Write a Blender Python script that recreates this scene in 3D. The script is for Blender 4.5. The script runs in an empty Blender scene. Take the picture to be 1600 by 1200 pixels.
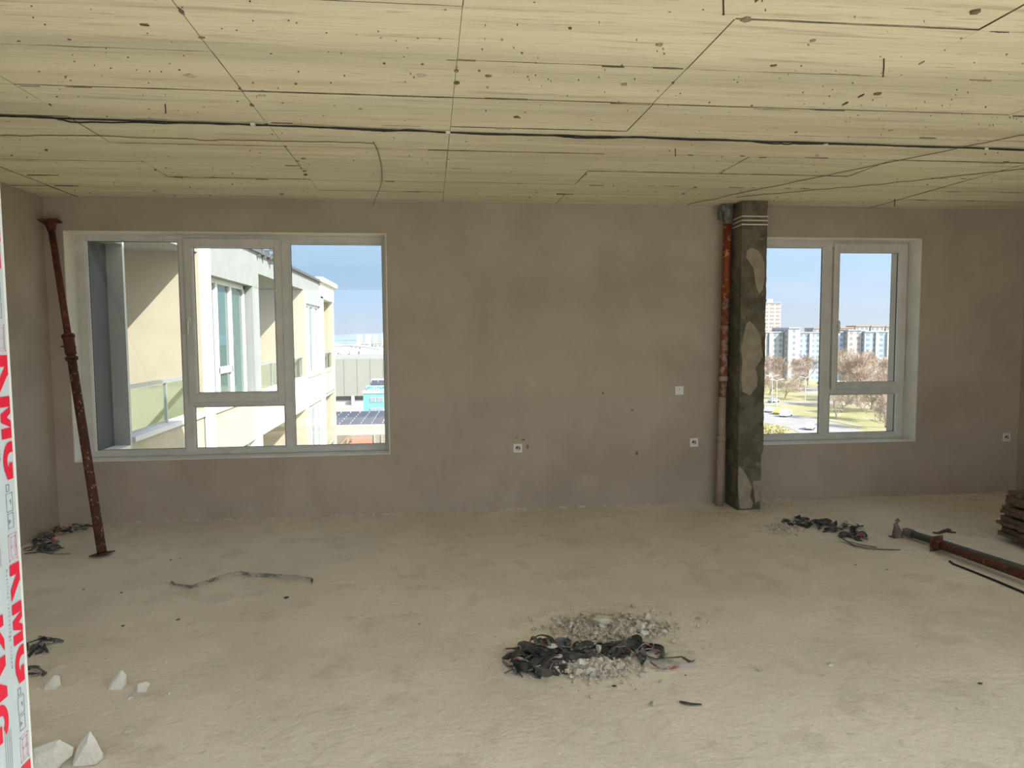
import bpy, bmesh, math, random
from mathutils import Vector, Matrix, noise
PI = math.pi
sc = bpy.context.scene
COL = sc.collection

# ------------------------------------------------------------ camera
CAM = Vector((0.0, -6.405, 1.6315))
RX = Vector((0.99326816, -0.11562751, -0.00697391))
UY = Vector((0.01510347, 0.06958199, 0.9974619))
FW = Vector((0.11484878, 0.99085247, -0.07085995))
FPX = 1105.4
cd = bpy.data.cameras.new('camera'); cam = bpy.data.objects.new('camera', cd); COL.objects.link(cam)
cd.sensor_width = 36; cd.lens = FPX / 1600 * 36; cd.clip_start = 0.05; cd.clip_end = 6000
M = Matrix((( RX.x, UY.x, -FW.x, CAM.x), (RX.y, UY.y, -FW.y, CAM.y), (RX.z, UY.z, -FW.z, CAM.z), (0, 0, 0, 1)))
cam.matrix_world = M
sc.camera = cam

# ------------------------------------------------------------ world, sun, exposure
SUN_STRENGTH = 8.0
SKY_GAIN = 1.0
sc.view_settings.view_transform = 'Standard'
sc.view_settings.look = 'None'
sc.view_settings.gamma = 1.0
sc.view_settings.use_curve_mapping = False
sc.view_settings.exposure = 0.40
w = bpy.data.worlds.new('sky'); sc.world = w; w.use_nodes = True
nt = w.node_tree; nt.nodes.clear()
wo = nt.nodes.new('ShaderNodeOutputWorld'); bg = nt.nodes.new('ShaderNodeBackground')
tc = nt.nodes.new('ShaderNodeTexCoord'); sx = nt.nodes.new('ShaderNodeSeparateXYZ')
rmp = nt.nodes.new('ShaderNodeValToRGB')
nt.links.new(tc.outputs['Generated'], sx.inputs[0]); nt.links.new(sx.outputs['Z'], rmp.inputs[0])
rmp.color_ramp.interpolation = 'B_SPLINE'; els = rmp.color_ramp.elements
els[0].position = 0.0; els[0].color = (0.46, 0.53, 0.62, 1)
els[1].position = 1.0; els[1].color = (0.20, 0.36, 0.66, 1)
for ps, c in [(0.05, (0.34, 0.50, 0.68, 1)), (0.16, (0.25, 0.49, 0.73, 1)), (0.5, (0.23, 0.42, 0.70, 1))]:
    e = els.new(ps); e.color = c
cn = nt.nodes.new('ShaderNodeTexNoise'); cn.inputs['Scale'].default_value = 2.2; cn.inputs['Detail'].default_value = 5
mpw = nt.nodes.new('ShaderNodeMapping'); mpw.inputs['Scale'].default_value = (1, 1, 5)
nt.links.new(tc.outputs['Generated'], mpw.inputs[0]); nt.links.new(mpw.outputs[0], cn.inputs['Vector'])
cr = nt.nodes.new('ShaderNodeMapRange'); cr.inputs['From Min'].default_value = 0.5; cr.inputs['From Max'].default_value = 0.8
cr.inputs['To Max'].default_value = 0.3
nt.links.new(cn.outputs['Fac'], cr.inputs['Value'])
mx = nt.nodes.new('ShaderNodeMix'); mx.data_type = 'RGBA'; mx.inputs['B'].default_value = (0.82, 0.86, 0.92, 1)
nt.links.new(cr.outputs[0], mx.inputs['Factor']); nt.links.new(rmp.outputs[0], mx.inputs['A'])
# circumsolar brightening of a slightly hazy clear sky, centred on the sun
SUNV = Vector((1.0, -0.8, 1.1)).normalized()
dp = nt.nodes.new('ShaderNodeVectorMath'); dp.operation = 'DOT_PRODUCT'; dp.inputs[1].default_value = SUNV
nrm = nt.nodes.new('ShaderNodeVectorMath'); nrm.operation = 'NORMALIZE'; nt.links.new(tc.outputs['Generated'], nrm.inputs[0]); nt.links.new(nrm.outputs[0], dp.inputs[0])
def mth(op, a, b):
    q = nt.nodes.new('ShaderNodeMath'); q.operation = op
    for i, v in enumerate((a, b)):
        if isinstance(v, float): q.inputs[i].default_value = v
        else: nt.links.new(v, q.inputs[i])
    return q.outputs[0]
half = mth('ADD', mth('MULTIPLY', dp.outputs['Value'], 0.5), 0.5)
aur = mth('ADD', mth('MULTIPLY', mth('POWER', half, 2.5), 1.1), mth('MULTIPLY', mth('POWER', half, 16.0), 3.0))
asc = nt.nodes.new('ShaderNodeVectorMath'); asc.operation = 'SCALE'; asc.inputs[0].default_value = (1.0, 0.97, 0.92); nt.links.new(aur, asc.inputs['Scale'])
asum = nt.nodes.new('ShaderNodeVectorMath'); asum.operation = 'ADD'; nt.links.new(mx.outputs['Result'], asum.inputs[0]); nt.links.new(asc.outputs[0], asum.inputs[1])
nt.links.new(asum.outputs[0], bg.inputs['Color']); bg.inputs['Strength'].default_value = SKY_GAIN
nt.links.new(bg.outputs[0], wo.inputs[0])
sl = bpy.data.lights.new('sun', 'SUN'); so = bpy.data.objects.new('sun', sl); COL.objects.link(so)
sl.energy = SUN_STRENGTH; sl.angle = math.radians(0.6); sl.color = (1.0, 0.965, 0.90)
so.rotation_euler = Vector((1.0, -0.8, 1.1)).to_track_quat('Z', 'Y').to_euler()
so.location = (30, -24, 33)
cy = sc.cycles
cy.max_bounces = 14; cy.diffuse_bounces = 9; cy.glossy_bounces = 4; cy.transparent_max_bounces = 12; cy.transmission_bounces = 6
cy.sample_clamp_indirect = 6.0; cy.use_denoising = True; cy.caustics_reflective = False; cy.caustics_refractive = False

# ------------------------------------------------------------ helpers
def ray(px, py):
    return RX * ((px - 800) / FPX) - UY * ((py - 600) / FPX) + FW
def onz(px, py, z):
    d = ray(px, py); return CAM + d * ((z - CAM.z) / d.z)
def onx(px, py, x):
    d = ray(px, py); return CAM + d * ((x - CAM.x) / d.x)

def mat(name, col, rough=0.8, col2=None, scale=5.0, lo=0.4, hi=0.65, detail=6, bump=0.0, bscale=None, stretch=(1, 1, 1),
        metal=0.0, spots=None, spec=0.3, extra=None):
    m = bpy.data.materials.new(name); m.use_nodes = True
    n = m.node_tree.nodes; l = m.node_tree.links
    b = n['Principled BSDF']; b.inputs['Roughness'].default_value = rough; b.inputs['Metallic'].default_value = metal
    b.inputs['Specular IOR Level'].default_value = spec
    b.inputs['Base Color'].default_value = (*col, 1)
    t = n.new('ShaderNodeTexCoord'); mp = n.new('ShaderNodeMapping'); mp.inputs['Scale'].default_value = stretch
    l.new(t.outputs['Object'], mp.inputs[0]); src = None
    def noise_(sc_, de, ro=0.6):
        q = n.new('ShaderNodeTexNoise'); q.inputs['Scale'].default_value = sc_; q.inputs['Detail'].default_value = de
        q.inputs['Roughness'].default_value = ro; l.new(mp.outputs[0], q.inputs['Vector']); return q
    def mixin(prev, fac, c, prevcol):
        k = n.new('ShaderNodeMix'); k.data_type = 'RGBA'
        l.new(fac, k.inputs['Factor'])
        if prev is None: k.inputs['A'].default_value = (*prevcol, 1)
        else: l.new(prev, k.inputs['A'])
        k.inputs['B'].default_value = (*c, 1); return k.outputs['Result']
    def rng(o, a, b_, top=1.0):
        r = n.new('ShaderNodeMapRange'); r.inputs['From Min'].default_value = a; r.inputs['From Max'].default_value = b_
        r.inputs['To Max'].default_value = top; l.new(o, r.inputs['Value']); return r.outputs[0]
    if col2 is not None:
        q = noise_(scale, detail); src = mixin(None, rng(q.outputs['Fac'], lo, hi), col2, col)
    for sp in (spots or []):           # (colour, scale, lo, hi, strength)
        q = noise_(sp[1], 4, 0.55); src = mixin(src, rng(q.outputs['Fac'], sp[2], sp[3], sp[4]), sp[0], col)
    if src is not None: l.new(src, b.inputs['Base Color'])
    if bump > 0:
        q = noise_(bscale or scale * 4, 8, 0.65); bp = n.new('ShaderNodeBump'); bp.inputs['Strength'].default_value = 1.0
        bp.inputs['Distance'].default_value = bump; l.new(q.outputs['Fac'], bp.inputs['Height']); l.new(bp.outputs[0], b.inputs['Normal'])
    return m

def glass_mat(name, tint=(1, 1, 1), refl=0.06, edge=0.5):
    m = bpy.data.materials.new(name); m.use_nodes = True; n = m.node_tree.nodes; l = m.node_tree.links; n.clear()
    o = n.new('ShaderNodeOutputMaterial'); tr = n.new('ShaderNodeBsdfTransparent'); gl = n.new('ShaderNodeBsdfGlossy')
    tr.inputs[0].default_value = (*tint, 1); gl.inputs['Roughness'].default_value = 0.01
    lw = n.new('ShaderNodeLayerWeight'); lw.inputs['Blend'].default_value = 0.25
    r = n.new('ShaderNodeMapRange'); r.inputs['To Min'].default_value = refl; r.inputs['To Max'].default_value = edge
    l.new(lw.outputs['Fresnel'], r.inputs['Value'])
    mxs = n.new('ShaderNodeMixShader'); l.new(r.outputs[0], mxs.inputs[0]); l.new(tr.outputs[0], mxs.inputs[1]); l.new(gl.outputs[0], mxs.inputs[2])
    l.new(mxs.outputs[0], o.inputs[0]); return m

class MB:
    def __init__(s): s.v = []; s.f = []; s.m = []
    def quad(s, a, b, c, d, mi=0):
        i = len(s.v); s.v += [tuple(a), tuple(b), tuple(c), tuple(d)]; s.f.append((i, i + 1, i + 2, i + 3)); s.m.append(mi)
    def poly(s, pts, mi=0):
        i = len(s.v); s.v += [tuple(p) for p in pts]; s.f.append(tuple(range(i, i + len(pts)))); s.m.append(mi)
    def box(s, x0, x1, y0, y1, z0, z1, mi=0, R=None, t=None):
        P = [Vector((x, y, z)) for z in (z0, z1) for y in (y0, y1) for x in (x0, x1)]
        if R is not None: P = [R @ q for q in P]
        if t is not None: P = [q + Vector(t) for q in P]
        i = len(s.v); s.v += [tuple(q) for q in P]
        for f in ((0, 2, 3, 1), (4, 5, 7, 6), (0, 1, 5, 4), (2, 6, 7, 3), (0, 4, 6, 2), (1, 3, 7, 5)):
            s.f.append(tuple(i + k for k in f)); s.m.append(mi)
        return s
    def tube(s, pts, rad, seg=8, cap=True, mi=0, flat=1.0):
        pts = [Vector(p) for p in pts]; n = len(pts)
        if not isinstance(rad, (list, tuple)): rad = [rad] * n
        up = None; i0 = len(s.v)
        for k, p in enumerate(pts):
            d = (pts[min(k + 1, n - 1)] - pts[max(k - 1, 0)])
            d = d.normalized() if d.length > 1e-9 else Vector((0, 0, 1))
            if up is None: up = d.cross(Vector((0, 0, 1)) if abs(d.z) < 0.9 else Vector((1, 0, 0))).normalized()
            a = (up - d * up.dot(d)).normalized(); up = a; b = d.cross(a)
            for j in range(seg):
                t = 2 * PI * j / seg; s.v.append(tuple(p + (a * math.cos(t) + b * math.sin(t) * flat) * rad[k]))
        for k in range(n - 1):
            for j in range(seg):
                a = i0 + k * seg + j; b = i0 + k * seg + (j + 1) % seg
                s.f.append((a, b, b + seg, a + seg)); s.m.append(mi)
        if cap:
            s.f.append(tuple(i0 + j for j in reversed(range(seg)))); s.m.append(mi)
            s.f.append(tuple(i0 + (n - 1) * seg + j for j in range(seg))); s.m.append(mi)
        return s
    def build(s, name, mats, parent=None, smooth=False, bevel=0, origin=None):
        v = s.v
        if origin is not None:
            o = Vector(origin); v = [tuple(Vector(q) - o) for q in v]
        me = bpy.data.meshes.new(name); me.from_pydata(v, [], s.f)
        mats = mats if isinstance(mats, (list, tuple)) else [mats]
        for q in mats: me.materials.append(q)
        for p, mi in zip(me.polygons, s.m): p.material_index = mi; p.use_smooth = smooth
        me.update()
        ob = bpy.data.objects.new(name, me); COL.objects.link(ob)
        if origin is not None: ob.location = origin
        if parent is not None:
            ob.parent = parent
            ob.matrix_parent_inverse = Matrix.Translation(-world_loc(parent))
        if bevel:
            bm = ob.modifiers.new('bevel', 'BEVEL'); bm.width = bevel; bm.segments = 2; bm.limit_method = 'ANGLE'; bm.angle_limit = math.radians(40)
        return ob
def world_loc(o):
    p = Vector(o.location)
    while o.parent is not None:
        p = p + o.matrix_parent_inverse.to_translation(); o = o.parent; p = p + Vector(o.location)
    return p
def tag(o, label, cat, group=None, kind=None):
    o['label'] = label; o['category'] = cat
    if group: o['group'] = group
    if kind: o['kind'] = kind
    return o
def empty(name, loc, label=None, cat=None, group=None, kind=None):
    o = bpy.data.objects.new(name, None); COL.objects.link(o); o.location = loc; o.empty_display_size = 0.1
    if label: tag(o, label, cat, group, kind)
    elif kind: o['kind'] = kind
    return o
def struct(o): o['kind'] = 'structure'; return o

# ------------------------------------------------------------ materials
PLASTER = mat('plaster', (0.44, 0.385, 0.318), 0.9, (0.37, 0.322, 0.266), 1.3, 0.40, 0.66, bump=0.0035, bscale=9, spots=[((0.42, 0.36, 0.29), 6, 0.62, 0.8, 0.35), ((0.50, 0.445, 0.375), 2.3, 0.56, 0.75, 0.45), ((0.33, 0.285, 0.23), 0.7, 0.55, 0.75, 0.5)])
REVEAL = mat('reveal_plaster', (0.80, 0.77, 0.70), 0.85, (0.70, 0.67, 0.60), 3, bump=0.002, bscale=20)
FLOORM = mat('screed', (0.77, 0.725, 0.62), 0.88, (0.63, 0.59, 0.495), 1.2, 0.40, 0.66, detail=10, bump=0.012, bscale=18,
             spots=[((0.82, 0.785, 0.69), 2.4, 0.55, 0.72, 0.6), ((0.54, 0.505, 0.42), 14, 0.62, 0.74, 0.6), ((0.58, 0.54, 0.45), 3.5, 0.55, 0.64, 0.5), ((0.86, 0.83, 0.75), 38, 0.66, 0.71, 0.5), ((0.36, 0.33, 0.27), 55, 0.68, 0.72, 0.6)])
CONC = mat('board_marked_concrete', (0.79, 0.735, 0.545), 0.85, (0.67, 0.625, 0.455), 1.8, 0.40, 0.66, detail=12, bump=0.004, bscale=16, stretch=(0.22, 3.6, 1),
           spots=[((0.44, 0.40, 0.29), 7, 0.58, 0.70, 0.6), ((0.62, 0.47, 0.33), 1.3, 0.56, 0.68, 0.5), ((0.36, 0.33, 0.24), 19, 0.63, 0.70, 0.7), ((0.50, 0.47, 0.36), 0.8, 0.5, 0.66, 0.5)])
SEAM = mat('seam_concrete', (0.12, 0.105, 0.075), 0.95, (0.33, 0.30, 0.21), 2.5, 0.46, 0.60)
PVC = mat('white_pvc', (0.62, 0.62, 0.60), 0.35, (0.56, 0.56, 0.54), 6, spec=0.5)
RUBBER = mat('gasket', (0.03, 0.03, 0.03), 0.6)
GLASS = glass_mat('window_glass')
HANDLE = mat('handle_white', (0.72, 0.72, 0.70), 0.3, spec=0.5)
COLM = mat('column_concrete', (0.20, 0.185, 0.135), 0.9, (0.125, 0.115, 0.085), 6, 0.42, 0.58, detail=12, bump=0.03, bscale=30, spots=[((0.09, 0.085, 0.06), 13, 0.6, 0.68, 0.7), ((0.34, 0.31, 0.23), 9, 0.62, 0.72, 0.6)])
PATCH = mat('smooth_patch', (0.34, 0.30, 0.23), 0.9, (0.25, 0.22, 0.165), 10, bump=0.003, bscale=30)
STRAP = mat('strap', (0.62, 0.56, 0.46), 0.5)
PIPEM = mat('soil_pipe_orange', (0.25, 0.05, 0.016), 0.55, (0.16, 0.04, 0.018), 9, bump=0.002, spots=[((0.46, 0.30, 0.2), 26, 0.56, 0.62, 0.8)])
PIPED = mat('soil_pipe_dusty', (0.36, 0.28, 0.22), 0.85, (0.30, 0.23, 0.18), 9, bump=0.002, spots=[((0.30, 0.10, 0.06), 12, 0.6, 0.68, 0.7)])
PIPEMID = mat('soil_pipe_splashed', (0.19, 0.055, 0.028), 0.7, (0.30, 0.24, 0.19), 16, 0.46, 0.60, bump=0.002)
DARKGREY = mat('grey_fitting', (0.10, 0.10, 0.10), 0.6, (0.2, 0.2, 0.2), 30)
RUST = mat('rust', (0.115, 0.035, 0.022), 0.75, (0.07, 0.025, 0.018), 14, bump=0.002, spots=[((0.20, 0.085, 0.045), 30, 0.58, 0.66, 0.6)])
RUSTW = mat('rust_with_splashes', (0.105, 0.04, 0.028), 0.8, (0.065, 0.028, 0.02), 12, bump=0.003, spots=[((0.38, 0.33, 0.28), 34, 0.60, 0.64, 0.85)])
RUSTO = mat('orange_rust', (0.14, 0.05, 0.03), 0.8, (0.075, 0.03, 0.024), 16, bump=0.002, spots=[((0.34, 0.24, 0.15), 30, 0.62, 0.66, 0.6)])
GREENP = mat('green_paint', (0.105, 0.12, 0.10), 0.6, (0.07, 0.08, 0.07), 12, bump=0.001, spots=[((0.2, 0.17, 0.13), 25, 0.62, 0.68, 0.7)])
GREYM = mat('dusty_steel', (0.20, 0.18, 0.15), 0.75, (0.13, 0.115, 0.095), 22, bump=0.003)
BLACKC = mat('cable_black', (0.02, 0.02, 0.02), 0.5)
WIREB = mat('wire_brown', (0.16, 0.13, 0.09), 0.7)
SOCKET = mat('socket_white', (0.72, 0.70, 0.66), 0.35, spec=0.5)
SOCKD = mat('socket_dark', (0.12, 0.11, 0.10), 0.6)
TAPEB = mat('tape_black', (0.040, 0.039, 0.040), 0.55, (0.115, 0.108, 0.10), 10, 0.48, 0.6, bump=0.003, spots=[((0.17, 0.155, 0.13), 18, 0.6, 0.7, 0.6)])
TAPEG = mat('tape_grey', (0.14, 0.13, 0.115), 0.7, (0.07, 0.066, 0.06), 10, 0.48, 0.6, bump=0.003)
TAPEW = mat('tape_white_red', (0.50, 0.46, 0.45), 0.45, (0.40, 0.36, 0.34), 8, spots=[((0.42, 0.03, 0.06), 17, 0.56, 0.58, 0.9), ((0.06, 0.05, 0.05), 30, 0.6, 0.62, 0.8)])
CHUNKW = mat('aerated_concrete', (0.82, 0.79, 0.71), 0.95, (0.70, 0.67, 0.59), 16, bump=0.014, bscale=70)
CHUNKG = mat('mortar', (0.56, 0.515, 0.435), 0.95, (0.42, 0.38, 0.31), 20, bump=0.006, bscale=60, spots=[((0.70, 0.67, 0.60), 14, 0.62, 0.68, 0.8)])
CHUNKD = mat('dark_scrap', (0.10, 0.085, 0.07), 0.9, (0.06, 0.05, 0.04), 30)
WOODB = mat('old_brown_board', (0.185, 0.125, 0.088), 0.9, (0.095, 0.062, 0.044), 7, stretch=(1, 6, 6), bump=0.004, bscale=25, spots=[((0.30, 0.235, 0.18), 9, 0.58, 0.7, 0.7)])
FILM = mat('protective_film', (0.44, 0.505, 0.52), 0.3, (0.40, 0.47, 0.49), 6, spec=0.5, bump=0.0006, bscale=40)  # white film; the cool skylight tint is put into its colour
LIP = mat('profile_white', (0.62, 0.65, 0.63), 0.3, spec=0.5)
RED = mat('print_red', (0.60, 0.012, 0.04), 0.4)
PINK = mat('print_pink', (0.62, 0.36, 0.42), 0.4)
INK = mat('print_grey', (0.16, 0.20, 0.25), 0.5)
# outside
CREAM = mat('cream_render', (0.44, 0.40, 0.30), 0.9, (0.41, 0.375, 0.28), 3, bump=0.002, bscale=60)
WHITER = mat('white_render', (0.66, 0.65, 0.61), 0.9, (0.62, 0.61, 0.57), 3, bump=0.002, bscale=60)
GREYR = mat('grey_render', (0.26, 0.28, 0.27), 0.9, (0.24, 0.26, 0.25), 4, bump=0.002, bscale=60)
SHADEGREYR = mat('shaded_grey_render', (0.085, 0.09, 0.095), 0.9, (0.075, 0.08, 0.085), 4)  # grey render with the side wall's shade painted into it
LITGREYR = mat('lit_grey_render', (0.50, 0.52, 0.50), 0.9, (0.45, 0.47, 0.45), 4, bump=0.002, bscale=60)  # grey render painted lighter, standing in for light on the pillar front
FARG = mat('far_fields', (0.11, 0.11, 0.085), 1, (0.15, 0.14, 0.11), 0.01)
GREENGL = glass_mat('balustrade_glass', (0.88, 0.95, 0.91), 0.08, 0.25)
DGLASS = mat('tinted_glazing', (0.06, 0.12, 0.11), 0.03, spec=1.0)
METALG = mat('brushed_metal', (0.55, 0.57, 0.57), 0.35, metal=0.7)
FLASH = mat('roof_flashing', (0.10, 0.10, 0.11), 0.5)
GRASS = mat('dry_grass', (0.25, 0.25, 0.11), 1.0, (0.31, 0.275, 0.165), 0.035, 0.42, 0.58, detail=10, spots=[((0.37, 0.335, 0.24), 0.09, 0.55, 0.65, 0.8), ((0.17, 0.21, 0.07), 0.06, 0.6, 0.7, 0.7)])
ASPH = mat('pale_asphalt', (0.30, 0.29, 0.275), 0.9, (0.26, 0.25, 0.24), 0.15)
PAVE = mat('pale_paving', (0.32, 0.30, 0.265), 0.9, (0.26, 0.245, 0.21), 0.1)
BARK = mat('bark', (0.33, 0.245, 0.185), 0.95, (0.25, 0.185, 0.14), 2)
TWIG = mat('twigs', (0.46, 0.37, 0.30), 0.95, (0.40, 0.32, 0.26), 0.6)
BHAZE = mat('hazed_blue_facade', (0.36, 0.45, 0.56), 0.9, (0.32, 0.41, 0.52), 0.1)  # bluish haze and shade of the distant fronts put into the wall colour
BGREY = mat('pale_grey_facade', (0.38, 0.41, 0.42), 0.9, (0.34, 0.37, 0.38), 0.1)
BWHITE = mat('white_facade', (0.42, 0.42, 0.41), 0.9)
BPINK = mat('pinkish_facade', (0.45, 0.38, 0.36), 0.9)
WINDK = mat('far_window', (0.20, 0.255, 0.33), 0.5)
ROOFO = mat('orange_roof', (0.55, 0.30, 0.16), 0.9)
TEAL = mat('turquoise_render', (0.12, 0.42, 0.35), 0.9)
SOLAR = mat('solar_cell', (0.035, 0.04, 0.06), 0.5, spec=0.3)
SIGNB = mat('sign_blue', (0.03, 0.27, 0.62), 0.5)
HALLM = mat('hall_cladding', (0.235, 0.245, 0.215), 0.8, (0.225, 0.235, 0.205), 0.05)
SHADEK = mat('dark_opening', (0.05, 0.06, 0.06), 0.8)

# ------------------------------------------------------------ room shell
H = 2.8; XL = -3.19; XR = 5.845; WT = 0.45
YF0, YF1 = -5.72, -5.55          # front wall (behind the camera view), outer / inner face
W1 = (-3.042, -0.368, 0.557, 2.522)
W2 = (3.045, 4.735, 0.550, 2.520)
def wall_with_holes(name, x0, x1, y0, y1, z0, z1, holes, m, mr=None):
    mb = MB(); xs = sorted({x0, x1, *[h[0] for h in holes], *[h[1] for h in holes]}); zs = sorted({z0, z1, *[h[2] for h in holes], *[h[3] for h in holes]})
    for i in range(len(xs) - 1):
        for j in range(len(zs) - 1):
            cx = (xs[i] + xs[i + 1]) / 2; cz = (zs[j] + zs[j + 1]) / 2
            if any(h[0] < cx < h[1] and h[2] < cz < h[3] for h in holes): continue
            for y, fl in ((y0, 1), (y1, 0)):
                q = [(xs[i], y, zs[j]), (xs[i + 1], y, zs[j]), (xs[i + 1], y, zs[j + 1]), (xs[i], y, zs[j + 1])]
                mb.poly(q if fl else q[::-1])
    for (a, b, c, d) in holes:
        mb.quad((a, y0, c), (a, y1, c), (a, y1, d), (a, y0, d)); mb.quad((b, y0, c), (b, y0, d), (b, y1, d), (b, y1, c))
        mb.quad((a, y0, c), (b, y0, c), (b, y1, c), (a, y1, c)); mb.quad((a, y0, d), (a, y1, d), (b, y1, d), (b, y0, d))
    mb.quad((x0, y0, z0), (x0, y0, z1), (x0, y1, z1), (x0, y1, z0)); mb.quad((x1, y0, z0), (x1, y1, z0), (x1, y1, z1), (x1, y0, z1))
    mb.quad((x0, y0, z1), (x1, y0, z1), (x1, y1, z1), (x0, y1, z1)); mb.quad((x0, y0, z0), (x0, y1, z0), (x1, y1, z0), (x1, y0, z0))
    o = mb.build(name, m); return struct(o)
wb = wall_with_holes('wall_back', XL - 0.25, XR + 0.25, 0, WT, -0.3, 3.2, [W1, W2], PLASTER)
wl = struct(MB().box(XL - 0.25, XL, YF0, -0.0005, -0.3, H + 0.4).build('wall_left', PLASTER))
wr = struct(MB().box(XR, XR + 0.25, YF0, -0.0005, -0.3, H + 0.4).build('wall_right', PLASTER))
DX0, DX1, DH = -0.468, 2.75, 2.40
wf = wall_with_holes('wall_front', XL, XR, YF0, YF1, 0, H, [(-3.0, DX1 + 0.07, 0.0, DH + 0.07), (3.1, 5.7, 0.0, 2.08)], PLASTER)  # right-hand opening is unseen, added to let more daylight in
fl = MB(); 
NX, NY = 60, 44
def fz(x, y):
    return 0.006 * noise.noise(Vector((x * 0.9, y * 0.9, 3))) * min(1, max(0, (-y) * 3)) + (0.012 * max(0, 1 - (-y) / 0.12) * (0.5 + noise.noise(Vector((x * 5, 0, 0)))) if y > -0.12 else 0)
ys = [-7.4 + (7.4 - 0.12) * j / NY for j in range(NY + 1)] + [-0.08, -0.04, 0.0]
xs = [XL + (XR - XL) * i / NX for i in range(NX + 1)]
for y in ys:
    for x in xs: fl.v.append((x, y, fz(x, y)))
n1 = NX + 1
for j in range(len(ys) - 1):
    for i in range(NX):
        a = j * n1 + i; fl.f.append((a, a + 1, a + n1 + 1, a + n1)); fl.m.append(0)
floor = fl.build('floor', FLOORM, smooth=True); struct(floor)
MB().box(XL, XR, -7.4, 0, -0.30, -0.02).build('slab', CONC, floor)
# ceiling slab and the print of the formwork boards on it
ceil = struct(MB().box(XL - 0.25, XR + 0.25, YF0, -0.0005, H + 0.012, H + 0.35).box(XL - .25, 1.25, -7.05, YF0, H + 0.012, H + 0.35).build('ceiling', SEAM))  # second box: unseen overhang outside, added to keep sun off the jamb
pxs = [XL - .001, -2.91, -1.892, -0.873, 0.135, 1.154, 2.145, 3.16, 4.18, 5.2, XR + .001]
pys = [YF0, -5.3, -4.79, -4.28, -3.785, -3.283, -2.80, -2.31, -1.795, -1.30, -0.845, -0.46, -0.001]
rc = random.Random(4)
for i in range(len(pxs) - 1):
    for j in range(len(pys) - 1):
        g = 0.0012 if rc.random() < 0.55 else (0.0025 if rc.random() < 0.7 else 0.0004)
        gy = 0.0009 if rc.random() < 0.6 else 0.0022
        x0, x1, y0, y1 = pxs[i] + g, pxs[i + 1] - g, pys[j] + gy, pys[j + 1] - gy
        b = rc.uniform(-0.003, 0.003)
        mb = MB(); zb = [H + b + rc.uniform(-0.0015, 0.0015) for _ in range(4)]
        # chipped edge: lower face as a strip with a ragged long side
        N = 10; top = H + 0.0125
        A = [(x0 + (x1 - x0) * k / N, y0 + (abs(rc.gauss(0, 0.0022)) if 0 < k < N else 0), zb[0]) for k in range(N + 1)]
        B = [(x0 + (x1 - x0) * k / N, y1 - (abs(rc.gauss(0, 0.0022)) if 0 < k < N else 0), zb[2]) for k in range(N + 1)]
        for k in range(N): mb.quad(A[k], B[k], B[k + 1], A[k + 1])
        for k in range(N):
            mb.quad(A[k], A[k + 1], (A[k + 1][0], y0, top), (A[k][0], y0, top), 1); mb.quad(B[k + 1], B[k], (B[k][0], y1, top), (B[k + 1][0], y1, top), 1)
        mb.quad(A[0], (x0, y0, top), (x0, y1, top), B[0], 1); mb.quad(A[N], B[N], (x1, y1, top), (x1, y0, top), 1)
        mb.build('concrete_panel', [CONC, SEAM], ceil)
# pock marks, lumps and drips under the slab, one joined part
pk = MB()
for k in range(900):
    x = rc.uniform(XL + .1, XR - .1); y = rc.uniform(-5.2, -0.1) if rc.random() < .6 else rc.uniform(-4.6, -2.6)
    s = rc.choice([0.0012, 0.0016, 0.002, 0.0025, 0.0035]) ; sy = s * rc.uniform(.6, 1.1); s *= rc.uniform(1, 1.8)
    n = 6; z = H - 0.0052
    pts = [(x + s * math.cos(2 * PI * t / n) * rc.uniform(.7, 1.2), y + sy * math.sin(2 * PI * t / n) * rc.uniform(.7, 1.2), z) for t in range(n)]
    top = [(p[0], p[1], H + .004) for p in pts]
    pk.poly(pts[::-1])
    for t in range(n): pk.quad(pts[t], pts[(t + 1) % n], top[(t + 1) % n], top[t])
for k in range(150):
    if rc.random() < .65: x = rc.uniform(XL + .2, XR - .3); y = rc.choice(pys[1:-1]) + rc.gauss(0, .012); L, t_2 = rc.uniform(.03, .22), rc.uniform(.0012, .0045)
    else: y = rc.uniform(-5, -.3); x = rc.choice([-.873, -.873, -1.892, 2.145, 2.145, 1.154, .135]) + rc.gauss(0, .008); L, t_2 = rc.uniform(.008, .03), rc.uniform(.008, .03)
    n = 9; U = [(x + L * (q / n - .5), y + t_2 * math.sin(PI * q / n) * rc.uniform(.2, 1.2)) for q in range(n + 1)]; D = [(p[0], y - t_2 * math.sin(PI * q / n) * rc.uniform(.2, 1.2)) for q, p in enumerate(U)][1:-1]
    pts = [(a, b, H - .0055) for a, b in U + D[::-1]]; pk.poly(pts)
    for q in range(len(pts)): a, b = pts[q], pts[(q + 1) % len(pts)]; pk.quad(b, a, (a[0], a[1], H + .004), (b[0], b[1], H + .004))
o = pk.build('pock_marks', SEAM, ceil); o['kind'] = 'stuff'
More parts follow.
